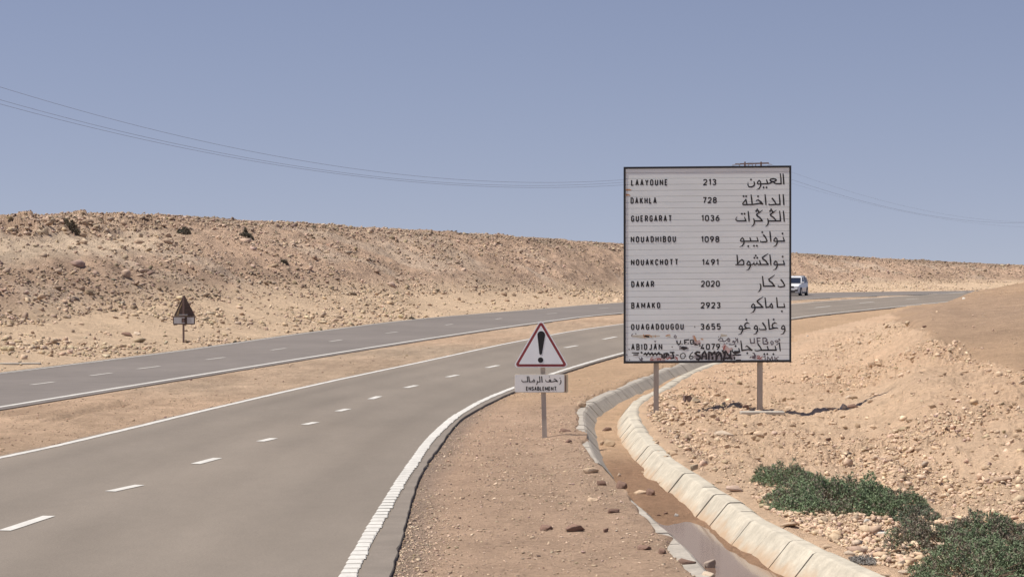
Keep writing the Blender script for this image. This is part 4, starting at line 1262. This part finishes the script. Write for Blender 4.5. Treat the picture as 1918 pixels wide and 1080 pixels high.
for px, py in ((1371, 309.5), (1409, 308), (1446, 308.5)):
    mb = MB(); a = on_y(px, py, YPOL) - pl
    c = on_y(1386 if px < 1400 else (1409 if px < 1440 else 1438), 307, YPOL) - pl
    mb.tube([(c.x, -.12, c.z), (a.x, -.12, a.z)] if abs(c.x - a.x) > .2 else [(a.x, -.12, a.z + .1), (a.x, -.12, a.z - .25)], .05, n=6)
    mb.build('insulator', M_GLASSI, pole)
for px in (1385, 1402, 1415):
    mb = MB(); a = on_y(px, 307.3, YPOL) - pl
    mb.tube([(a.x, -.13, a.z), (a.x, -.13, a.z - .3)], .06, n=6); mb.build('hanger', M_GLASSI, pole)


def wire(pts, off, label, r, far=False):
    """three dimensional cable through surveyed sight lines along the plan line of the poles"""
    A_ = np.array([31.6 + off, 280.0])
    Bp = np.array([-62.0 + off, 170.0]) if not far else np.array([120.0 + off, 430.0])
    d = Bp - A_
    ts = []; zs = []
    for px, py in pts:
        u = (px - 959) / F
        # (A + t d) with x = u y
        t = (u * A_[1] - A_[0]) / (d[0] - u * d[1])
        y = A_[1] + t * d[1]
        ts.append(t); zs.append(on_y(px, py, y).z)
    cf = np.polyfit(ts, zs, 2)
    t1 = 1.0 if not far else .95
    T_ = np.linspace(0, max(t1, max(ts)), 60)
    pts3 = [(A_[0] + t * d[0], A_[1] + t * d[1], float(np.polyval(cf, t))) for t in T_]
    mb = MB(); mb.tube(pts3, r, n=5)
    o = mb.build('power_cable', M_WIRE)
    tag(o, label, 'cable')
    return o


wire([(0, 163), (81, 187), (200, 221), (353, 259), (560, 298), (883, 337), (1013, 343), (1168, 338), (1372, 310)], 0.0, 'uppermost of the thin cables crossing the sky left of the board', .014)
wire([(6, 185), (200, 241.7), (375, 280.8), (560, 313), (883, 344), (1013, 346), (1168, 341), (1409, 309)], 0.4, 'middle of the thin cables crossing the sky left of the board', .014)
wire([(0, 193), (200, 247), (375, 284), (560, 315.5), (883, 348.4), (1013, 351.6), (1168, 345), (1446, 309)], 2.2, 'lowest of the thin cables crossing the sky left of the board', .014)
wire([(1450, 309), (1506, 332), (1626, 370), (1662, 378), (1759, 398), (1918, 416)], 2.2, 'upper faint cable running right from behind the board', .008, True)
wire([(1409, 309), (1489, 338.5), (1585, 369), (1619, 378), (1696, 396), (1759, 406), (1831, 413), (1918, 418)], 0.4, 'middle faint cable running right from behind the board', .013, True)
wire([(1372, 310), (1489, 342), (1585, 372), (1696, 399), (1831, 418), (1918, 425)], -1.2, 'lowest faint cable running right from behind the board', .007, True)

# ------------------------------------------------------------------ stones
def hull_rock(rng, n, sub=False):
    """angular broken stone: hull of a few random points, optionally chipped"""
    pts = rng.normal(size=(n, 3))
    pts /= np.linalg.norm(pts, axis=1)[:, None] ** .85
    pts *= rng.uniform(.65, 1.1, (n, 1)) * np.array([1.1, .9, .8])
    bm = bmesh.new()
    for p in pts: bm.verts.new(p)
    res = bmesh.ops.convex_hull(bm, input=bm.verts)
    bmesh.ops.delete(bm, geom=[v for v in bm.verts if not v.link_faces], context='VERTS')
    bmesh.ops.triangulate(bm, faces=bm.faces)
    if sub:
        bmesh.ops.bevel(bm, geom=list(bm.edges), offset=.07, segments=1, affect='EDGES', clamp_overlap=True)
        bmesh.ops.subdivide_edges(bm, edges=bm.edges, cuts=1, use_grid_fill=True)
        bmesh.ops.triangulate(bm, faces=bm.faces)
        for v in bm.verts: v.co *= 1 + rng.uniform(-.045, .045)
    bm.verts.index_update()
    V = np.array([v.co[:] for v in bm.verts]); Fc = np.array([[v.index for v in f.verts] for f in bm.faces])
    bm.free()
    return V, Fc


variants = [hull_rock(RNG, random.choice((8, 9, 10, 11))) for _ in range(16)]
variants2 = [hull_rock(RNG, random.choice((11, 13, 15)), True) for _ in range(10)]


def scatter(name, xs, ys, size, flat, cols, mat=M_ROCK, sink=.22, label=None, cat=None):
    n = len(xs)
    zs = ground(xs, ys)[0]
    k = RNG.integers(0, len(variants), n)
    AV = []; AF = []; AC = []; base = 0
    for q, (BV, BF) in enumerate(variants):
        id_ = np.where(k == q)[0]; m = len(id_)
        if not m: continue
        asp = np.c_[RNG.uniform(.75, 1.35, m), RNG.uniform(.7, 1.3, m), RNG.uniform(.6, 1.2, m) * flat]
        B = BV[None] * (asp * size[id_, None])[:, None, :]
        a = RNG.uniform(0, 2 * math.pi, m); t = RNG.normal(0, .3, m)
        ct, st_ = np.cos(t)[:, None], np.sin(t)[:, None]
        y = B[..., 1] * ct - B[..., 2] * st_; z = B[..., 1] * st_ + B[..., 2] * ct; x = B[..., 0]
        ca, sa = np.cos(a)[:, None], np.sin(a)[:, None]
        AV.append(np.stack([x * ca - y * sa + xs[id_, None], x * sa + y * ca + ys[id_, None], z + (zs + size * flat * (.5 - sink))[id_, None]], -1).reshape(-1, 3))
        nv = len(BV)
        AF.append((BF[None] + (base + np.arange(m) * nv)[:, None, None]).reshape(-1, 3)); base += m * nv
        AC.append(np.repeat(cols[id_], nv, axis=0))
    o = mesh_obj(name, np.concatenate(AV), np.concatenate(AF), mat, colors=np.concatenate(AC))
    tag(o, label, cat, kind='stuff')
    return o


def rock_cols(n, base, var=.16):
    b = np.array(base)[None, :] * (1 + RNG.normal(0, var, (n, 1)))
    return np.clip(b + RNG.normal(0, .012, (n, 3)), .03, .8)


def sample_region(n, azr, dens, lo, hi):
    """random places, uniform in picture columns and in depth between lo(az) and hi(az)"""
    az = RNG.uniform(azr[0], azr[1], n); t = RNG.random(n)
    l, h = lo(az), hi(az)
    y = 1 / ((1 - t) / l + t / h) if dens == 'inv' else l + (h - l) * t
    return (az - 959) / F * y, y, az


ffd = lambda a: np.interp(a, FF_AZ, FF_D) + 1.2
toed = lambda a: np.interp(a, AZ, TOE_D)
crdd = lambda a: np.interp(a, AZ, CR_D)
# scree on the hill
x, y, az = sample_region(40000, (-80, 2000), 'lin', lambda a: toed(a) - 1, lambda a: crdd(a) + 1.0)
cl = fbm(x / 3.5, y / 3.5, 3, 5)
th_ = (y - toed(az)) / (crdd(az) - toed(az))
leftm = az < 300
keep = RNG.random(len(x)) < np.clip(.62 + cl * 1.2 + .35 * (th_ > .7) - .75 * (leftm & (th_ > .30) & (th_ < .70)), .08, 1)
x, y, th_ = x[keep], y[keep], th_[keep]
sz = np.exp(RNG.normal(-2.72, .48, len(x))) * (1 + .2 * (th_ > .7)) * (1 - .35 * (th_ > .93))
scatter('scree', x, y, np.clip(sz, .04, .33), 1.0, rock_cols(len(x), (.46, .345, .25), .18) * (1 - .22 * sstep(-.1, .35, fbm(x / 4, y / 12, 3, 4)) - .15 * (th_ > .75))[:, None], label='countless brown stones covering the cut face of the hill', cat='scree')
# rubble on the berm
x, y, az = sample_region(16000, (-60, 1990), 'inv', ffd, lambda a: toed(a) + 1)
rub = fbm(x / 6, y / 9, 2, 5)
keep = RNG.random(len(x)) < np.clip(.18 + rub * 1.6, .05, 1)
x, y = x[keep], y[keep]
scatter('rubble', x, y, np.clip(np.exp(RNG.normal(-2.7, .45, len(x))), .03, .24), 1.0, rock_cols(len(x), (.52, .40, .28), .13), label='pale broken rubble strewn along the foot of the hill', cat='rubble')
# rubble right of the ditch
B_lo = lambda a: np.maximum(21.5, np.interp(a, [1180, 1206, 1240, 1292, 1334, 1403, 1470, 1560, 1640, 2000], [53, 43, 38, 34.5, 32, 29, 27, 25, 23.5, 21.5]))
B_hi = lambda a: np.interp(a, B_AZ, B_D) + 2
x, y, az = sample_region(90000, (1200, 1985), 'inv', B_lo, B_hi)
g = ground(x, y)
t_ = g[3]
cl = fbm(x / 2.5, y / 5, 3, 5)
sdr = sdist(x, y, DR)
keep = (sdr > .36) & (RNG.random(len(x)) < np.clip((.26 + cl * 1.9), .05, 1) * (1 - .97 * t_) * np.where((y > 52) & (az < 1500), .25, 1))
x, y = x[keep], y[keep]
scatter('rubble', x, y, np.clip(np.exp(RNG.normal(-3.9, .55, len(x))), .010, .115), 1.0, rock_cols(len(x), (.58, .43, .30), .17), label='crumbled pale stones covering the slope right of the ditch', cat='rubble')
# gravel on the verge between road and ditch
x, y, az = sample_region(40000, (690, 1330), 'inv', lambda a: 20 + 0 * a, lambda a: 60 + 0 * a)
sra = sdist(x, y, RA_LINE); sdl = sdist(x, y, DL)
keep = (sra > -.06) & (sdl < -.12) & (y < 60)
x, y, sra, sdl = x[keep], y[keep], sra[keep], sdl[keep]
keep = RNG.random(len(x)) < np.clip(.35 + .9 * np.exp(-sra / .35) + .5 * np.exp(sdl / .6) + fbm(x / 1.5, y / 3, 2, 3), .1, 1)
x, y = x[keep], y[keep]
scatter('gravel', x, y, np.clip(np.exp(RNG.normal(-4.35, .4, len(x))), .006, .035), .8, rock_cols(len(x), (.52, .39, .28), .28), label='fine brown gravel on the verge between asphalt and ditch', cat='gravel')
# grit on the median and along the roads
x, y, az = sample_region(12000, (-60, 1500), 'inv', lambda a: 33 + 0 * a, lambda a: 120 + 0 * a)
sl_ = sdist(x, y, L_LINE); sf_ = sdist(x, y, FN_LINE)
keep = (sl_ < -.2) & (sf_ > .35)
x, y = x[keep], y[keep]
scatter('gravel', x, y, np.clip(np.exp(RNG.normal(-4.2, .5, len(x))), .008, .06), .7, rock_cols(len(x), (.42, .30, .21), .22), label='sparse grit on the sandy strip between the two roads', cat='gravel')


def stone(px, py, wpx, hpx, color, label, group=None, depth=.8, name='rock', wp=None):
    p = on_ground(px, py)
    s = wpx / F * p.y / 2
    hz = hpx / F * p.y
    V, FR = random.choice(variants2)
    V = V * np.array([s * 1.05, s * depth, hz * .85])
    o = mesh_obj(name, V, FR, M_ROCK, colors=np.tile(np.array(color) * random.uniform(.9, 1.1), (len(V), 1)))
    o.location = (p.x, p.y, p.z + hz * .25)
    o.rotation_euler = (random.uniform(-.12, .12), random.uniform(-.12, .12), random.uniform(-.4, .4))
    tag(o, label, 'rock', group)
    return o


TAN = (.52, .385, .265); DRK = (.22, .14, .105); PAL = (.56, .45, .34); GRY = (.36, .33, .30); WHT = (.62, .58, .50)
for a in [
    (1022, 992, 36, 12, DRK, 'long flat dark stone on the gravel verge below the warning sign'),
    (1077, 994, 38, 17, DRK, 'dark lumpy stone on the verge, second right below the warning sign'),
    (1134, 996, 16, 9, DRK, 'small brown stone between the verge rocks and the ditch edge'),
    (1058, 808, 22, 8, DRK, 'flat brown stone just right of the warning sign post'),
    (1064, 828, 20, 8, DRK, 'lower brown stone just right of the warning sign post'),
    (1086, 760, 26, 12, TAN, 'low rocks heaped on the left rim of the ditch bend'),
    (1104, 885, 30, 14, TAN, 'tan stone beside the left rim of the ditch'),
    (1126, 908, 18, 13, DRK, 'dark red stone on the left rim of the ditch'),
    (1164, 914, 30, 16, DRK, 'brown clod lying on the left ditch rim beside the muddy patch'),
    (1110, 938, 22, 10, TAN, 'flat tan clod on the sandy verge left of the ditch'),
    (1145, 959, 34, 10, DRK, 'dark clod with a shadow on the sandy left verge'),
    (1205, 1028, 38, 10, DRK, 'long dark stone on the left rim near the water'),
    (1240, 1036, 20, 12, DRK, 'small dark stone next to the long one near the water'),
    (1283, 1058, 36, 18, DRK, 'big dark stone slumped on the left rim near the water'),
    (1328, 1068, 34, 24, (.30, .24, .20), 'grey brown boulder standing in the shallow water'),
    (1302, 1036, 14, 10, PAL, 'small pale stone sitting in the muddy water'),
    (1326, 1080, 36, 12, PAL, 'yellowish stone at the bottom edge of the picture by the water'),
    (1218, 926, 24, 14, DRK, 'black brown stone lying on the mud in the ditch'),
    (1202, 924, 26, 10, TAN, 'tan clod left of the black stone in the ditch mud'),
    (1247, 962, 9, 6, DRK, 'tiny brown pebble in the wet ditch mud'),
    (1267, 966, 10, 7, GRY, 'tiny grey pebble in the wet ditch mud'),
    (1234, 965, 8, 4, DRK, 'tiny dark pebble leftmost in the wet ditch mud'),
    (1141, 835, 26, 17, (.36, .26, .17), 'brown rock in the middle of the dry ditch floor'),
    (1135, 806, 26, 9, DRK, 'dark rock against the left ditch wall'),
    (1128, 833, 16, 9, TAN, 'tan rock beside the larger one on the dry ditch floor'),
    (1159, 891, 10, 7, PAL, 'round pale pebble on the ditch sand'),
    (1208, 886, 13, 7, TAN, 'tan pebble at the foot of the right ditch wall'),
    (1236, 906, 9, 6, PAL, 'pale pebble on the ditch sand by the right wall'),
    (1299, 879, 24, 12, (.42, .34, .24), 'weathered stone resting behind the right ditch crest'),
    (1376, 920, 34, 13, (.50, .37, .29), 'pinkish slab of rock with a dark hollow behind the ditch crest'),
    (1357, 815, 34, 12, PAL, 'broad pale flake of rock in the rubble below the distance board'),
    (1422, 818, 22, 13, TAN, 'tan boulder in the rubble below the right board post'),
    (1397, 765, 14, 11, DRK, 'brown block left of the right board post'),
    (1316, 782, 13, 9, DRK, 'dark stone below the dumped cardboard'),
    (1345, 788, 10, 7, DRK, 'dark stone right of the dumped cardboard'),
    (1257, 782, 16, 9, TAN, 'tan stone right of the left board post'),
    (1578, 766, 20, 14, (.45, .40, .34), 'pale topped rock with dark shadow right of the board'),
    (1598, 764, 22, 9, DRK, 'dark rock touching the pale topped one right of the board'),
    (1589, 745, 22, 7, PAL, 'flat pale rock above the dark pair right of the board'),
    (1561, 795, 18, 9, TAN, 'brown clod on the sand right of the board'),
    (1551, 824, 14, 6, DRK, 'small dark clod lower on the sand right of the board'),
    (1897, 720, 12, 7, DRK, 'dark stone on the dune at the right edge'),
    (1914, 718, 14, 10, PAL, 'pale stone at the far right edge of the dune'),
    (1783, 654, 12, 6, TAN, 'brown stone alone on the smooth dune'),
    (1729, 618, 14, 5, TAN, 'flat stone where the rubble meets the dune crest'),
    (1732, 613, 10, 5, DRK, 'small dark stone near the dune crest'),
    (1806, 698, 18, 6, TAN, 'low tan stone at the lower edge of the dune'),
    (1512, 630, 6, 4, WHT, 'little white stone beside the distant end of the ditch'),
    (1805, 560, 6, 5, WHT, 'little white stone where the dune cuts off the road'),
    (1876, 900, 34, 12, (.48, .35, .25), 'shaded ledge of rock on the slope at the right'),
    (1855, 965, 20, 10, (.28, .17, .11), 'dark brown stone above the larger bush'),
    (1635, 907, 14, 9, (.28, .20, .16), 'dark stone behind the first bush'),
    (1622, 977, 19, 9, WHT, 'smooth whitish cobble below the first bush'),
    (1688, 981, 22, 9, PAL, 'pinkish slab between the two bushes'),
    (1712, 981, 22, 9, WHT, 'white lumps of rock left of the larger bush'),
    (1655, 1000, 30, 9, WHT, 'whitish flat stone left of the larger bush'),
    (1680, 1036, 22, 12, (.26, .16, .10), 'dark rounded stone in front of the larger bush'),
    (1621, 1032, 20, 12, PAL, 'rounded pale stone in front of the larger bush'),
    (1592, 1038, 20, 11, PAL, 'tan cobble left of the rounded pale stone'),
    (1688, 1062, 22, 16, PAL, 'upper of the pale boulders stacked at the bottom edge'),
    (1692, 1074, 26, 14, PAL, 'lower pale boulder in the stack at the bottom edge'),
    (1660, 1080, 24, 12, TAN, 'tan boulder left of the stack at the bottom edge'),
    (1550, 1025, 16, 9, TAN, 'brown clod just above the right ditch crest'),
    (1478, 985, 40, 12, TAN, 'crumbling clod of earth above the right ditch crest'),
    (240, 629, 24, 8, DRK, 'dark rock on the berm left of the old sign'),
    (256, 627, 16, 8, PAL, 'pale rock right of the dark one on the berm'),
    (205, 444, 14, 9, PAL, 'square pale boulder high on the left hill'),
]:
    stone(*a)
# blocky boulders of the outcrop on the left hill
for i in range(46):
    px = random.uniform(60, 320); py = random.uniform(412, 475) if px > 130 else random.uniform(410, 440)
    w_ = random.uniform(7, 18)
    stone(px, py, w_, w_ * random.uniform(.6, .95), random.choice([(.42, .31, .22), (.37, .27, .19), (.45, .36, .26), (.47, .37, .26)]), 'blocky boulder of the broken outcrop high on the left hill', 'boulders of the outcrop on the left hill')
# larger loose stones
for i in range(170):
    px = random.uniform(1225, 1560) if random.random() < .4 else random.uniform(1400, 1910); lo = np.interp(px, [1240, 1400, 1560, 1640, 1918], [860, 965, 1040, 950, 950]); py = random.uniform(np.interp(px, [1240, 1480, 1700, 1918], [770, 700, 660, 760]), lo)
    if 1400 < px < 1760 and 870 < py: continue
    w_ = random.uniform(8, 16)
    stone(px, py, w_, w_ * random.uniform(.45, .75), random.choice([TAN, (.50, .37, .25), (.44, .32, .21)]), 'angular tan stone half sunk in the slope right of the ditch', 'larger stones on the slope right of the ditch')
for i in range(60):
    px = random.uniform(0, 1150); a = np.interp(px, AZ, TOE_Y); b = np.interp(px, [0, 340, 800, 1168], [680, 645, 585, 560])
    py = random.uniform(a, b - 6)
    w_ = random.uniform(6, 11)
    stone(px, py, w_, w_ * random.uniform(.5, .8), random.choice([TAN, (.48, .37, .26), (.36, .25, .17)]), 'loose stone on the stony ground beyond the far road', 'larger stones beyond the far road')

# rubbish by the left post
p = on_ground(1293, 752)
rub_ = empty('cardboard_scrap', p, .3)
tag(rub_, 'crumpled dark and tan cardboard scrap dumped on the stones under the board', 'litter')
mb = MB()
mb.add([(-.12, 0, .0), (.10, .02, .02), (.14, .25, .0), (-.1, .22, .03), (-.13, .02, .13), (.02, .05, .15), (.1, .2, .09), (-.09, .2, .14)], [(0, 1, 5, 4), (1, 2, 6, 5), (2, 3, 7, 6), (3, 0, 4, 7), (4, 5, 6, 7)])
mb.build('box_shell', M_STEELD, rub_)
mb = MB()
mb.add([(.0, -.05, .0), (.28, -.02, .03), (.3, .1, .02), (.05, .12, .06), (.1, .02, .1)], [(0, 1, 4), (1, 2, 4), (2, 3, 4), (3, 0, 4)])
mb.build('torn_flap', M_CARD, rub_)
# concrete pad and dark trench behind the right post
p = on_ground(1432, 772)
mb = MB(); mb.box(-.5, .42, -.05, .25, -.05, .016)
o = mb.build('concrete_footing', M_CONC2, None, bevel=.01); o.location = p
tag(o, 'thin grey concrete footing at the base of the right board post', 'footing')
# broken concrete block in ditch
p = on_z(1160, 803, -.38)
mb = MB(); mb.add([(-.12, -.08, 0), (.10, -.1, 0), (.14, .1, 0), (-.08, .12, 0), (-.09, -.05, .12), (.05, -.06, .17), (.1, .06, .13), (-.05, .08, .1)], [(0, 3, 2, 1), (4, 5, 6, 7), (0, 1, 5, 4), (1, 2, 6, 5), (2, 3, 7, 6), (3, 0, 4, 7)])
o = mb.build('concrete_block', new_mat('bluish concrete', (.38, .38, .40), rough=.9), None, bevel=.01); o.location = p
tag(o, 'broken bluish concrete block leaning at the narrow part of the ditch', 'block')
# culvert end at far left
p = on_z(30, 684)
mb = MB(); mb.box(-1.9, .75, 0, .25, -.1, .08); mb.box(-1.9, -1.2, -.5, -.002, -.1, .05)
o = mb.build('culvert_kerb', M_CONC2, None, bevel=.02); o.location = p; o.rotation_euler.z = .12
tag(o, 'low grey concrete culvert edge by the far road at left', 'kerb')


# ------------------------------------------------------------------ shrubs
def leaf_mat(name, col):
    m = new_mat(name, col, rough=.7, attr=True, noise=[(30, .1, ONE)])
    b = m.node_tree.nodes['Principled BSDF']
    return m


M_LEAF = leaf_mat('shrub leaves', (.09, .12, .06))
M_TWIG = new_mat('dry twigs', (.14, .09, .06), rough=.9)


def shrub(name, mounds, label, nspr, leaf=.0128, base=(.175, .23, .12), brown=.15, height=1.0, cat='bush'):
    """mounds: list of (x, y, rx, ry, h) in plan"""
    cx_, cy_ = mounds[0][0], mounds[0][1]
    root = empty(name, (cx_, cy_, float(zat([cx_], [cy_])[0])))
    tag(root, label, cat)
    tot = sum(m[2] * m[3] for m in mounds)
    P = []; Nn = []; Cl = []
    tw = MB()
    for (mx, my, rx, ry, h) in mounds:
        n = int(nspr * rx * ry / tot)
        a = RNG.uniform(0, 2 * math.pi, n); r = np.sqrt(RNG.random(n))
        wob = 1 + .22 * fbm(np.cos(a) * 2 + mx, np.sin(a) * 2 + my, 2, 3)
        x = mx + np.cos(a) * r * rx * wob; y = my + np.sin(a) * r * ry * wob
        g = ground(x, y)[0]
        top = h * np.sqrt(np.clip(1 - r ** 2.4, 0.02, 1)) * (.85 + .95 * fbm(x / .15, y / .2, 3, 2)) * (1.1 + .5 * fbm(x / .45, y / .6, 2, 6))
        top = np.maximum(top, .03)
        # each sprig: a short curved stem near the top surface carrying leaves
        k = 9
        hh = top * (1 - .5 * RNG.random(n) ** 2)
        dirx = np.cos(a) * r * .8 + RNG.normal(0, .45, n); diry = np.sin(a) * r * .8 + RNG.normal(0, .45, n); dirz = np.full(n, .8)
        l = np.sqrt(dirx ** 2 + diry ** 2 + dirz ** 2); dirx /= l; diry /= l; dirz /= l
        length = RNG.uniform(.03, .065, n)
        hue = fbm(x / .35, y / .35, 2, 1)
        br = (RNG.random(n) < brown * (1 + 2 * (fbm(x / .5, y / .5, 2, 5) > .1)))
        for j in range(k):
            t = (j + .5) / k * length
            px_ = x + dirx * t + RNG.normal(0, .007, n); py_ = y + diry * t + RNG.normal(0, .007, n); pz_ = g + hh - .03 + dirz * t + RNG.normal(0, .006, n)
            P.append(np.c_[px_, py_, pz_])
            c_ = np.array(base)[None, :] * (1 + .35 * hue[:, None] + RNG.normal(0, .2, (n, 1)))
            c_ = np.where(br[:, None], np.array([.20, .165, .12])[None, :] * (1 + RNG.normal(0, .2, (n, 1))), c_)
            Cl.append(c_)
        for _ in range(max(4, int(26 * rx * ry / tot * len(mounds)))):
            a_ = random.uniform(0, 2 * math.pi); r_ = random.random() * .9
            ex, ey = mx + math.cos(a_) * rx * r_, my + math.sin(a_) * ry * r_
            hz = h * .7 * math.sqrt(max(.05, 1 - r_ * r_))
            zz = float(root.location.z)
            tw.tube([(mx - cx_ + (ex - mx) * .3, my - cy_ + (ey - my) * .3, -.02), (ex - cx_, ey - cy_, hz)], [.008, .003], n=4)
    P = np.concatenate(P); Cl = np.clip(np.concatenate(Cl), .015, .5)
    n = len(P)
    d1 = RNG.normal(size=(n, 3)); d1[:, 2] = np.abs(d1[:, 2]) * .8 + .2; d1 /= np.linalg.norm(d1, axis=1)[:, None]
    d2 = RNG.normal(size=(n, 3)); d2 -= (d2 * d1).sum(1)[:, None] * d1; d2 /= np.linalg.norm(d2, axis=1)[:, None]
    s = (leaf * RNG.uniform(.7, 1.5, n))[:, None]
    V = np.stack([P - d2 * s * .38, P + d1 * s * 1.6, P + d2 * s * .38, P - d1 * s * .5], 1).reshape(-1, 3)
    V -= np.array(root.location)[None, :]
    Fc = np.arange(n * 4).reshape(n, 4)
    o = mesh_obj('foliage', V, Fc, M_LEAF, root, colors=np.repeat(Cl, 4, axis=0))
    tw.build('stem', M_TWIG, root)
    return root


def mound(px, py, wpx, ry, h):
    p = on_ground(px, py)
    return (p.x, p.y, wpx / F * p.y / 2, ry, h)


shrub('bush', [mound(1468, 903, 115, .9, .17), mound(1522, 915, 95, .8, .18)], 'low dark green bush furthest from us above the ditch, reaching left', 2600)
shrub('bush', [mound(1545, 945, 210, 1.1, .25), mound(1600, 942, 160, 1.1, .28), mound(1668, 952, 120, .8, .21), mound(1490, 955, 90, .6, .16)], 'spreading fresh green bush in the middle of the bank beside the ditch', 8000)
shrub('bush', [mound(1715, 968, 84, .6, .14)], 'small dark sprawling bush linking the two larger bushes', 900, base=(.13, .165, .10))
shrub('bush', [mound(1765, 1018, 215, 1.0, .15), mound(1850, 1022, 200, 1.2, .18), mound(1905, 1037, 190, 1.1, .18), mound(1820, 1075, 260, .9, .22), mound(1920, 1085, 200, .9, .22)], 'largest grey green bush with brownish patches at the bottom right corner', 13000, base=(.165, .215, .115), brown=.26)
for (px, py, wpx, lab) in ((462, 444, 26, 'dark scrub bush high on the hill face left of centre'), (345, 437, 24, 'dark dry bush near the hilltop above the old sign'), (533, 492, 12, 'tiny dark bush halfway down the hill face'), (135, 432, 30, 'dry brown scrub on the hilltop at left'), (768, 597, 16, 'dry brown grass tuft beside the far road')):
    p = on_ground(px, py)
    shrub('bush', [(p.x, p.y, wpx / F * p.y / 2, wpx / F * p.y / 2.5, wpx / F * p.y * (.4 if px != 768 else .15))], lab, 600, leaf=.032, base=(.09, .09, .06) if px not in (135, 768) else (.24, .19, .12), brown=.35)
# grey dry tuft at the ditch
p = on_ground(1615, 1052)
shrub('dry_plant', [(p.x, p.y, .12, .3, .05)], 'grey dried plant on the bank between ditch and bushes', 260, leaf=.012, base=(.28, .26, .23), brown=0, cat='plant')
print('terrain', len(terrain.data.polygons) * 2, 'stuff', {o.name: len(o.data.polygons) for o in bpy.data.objects if o.type == 'MESH' and len(o.data.polygons) > 20000})
print('objects', len(bpy.data.objects), 'tris', sum(len(o.data.polygons) for o in bpy.data.objects if o.type == 'MESH'))
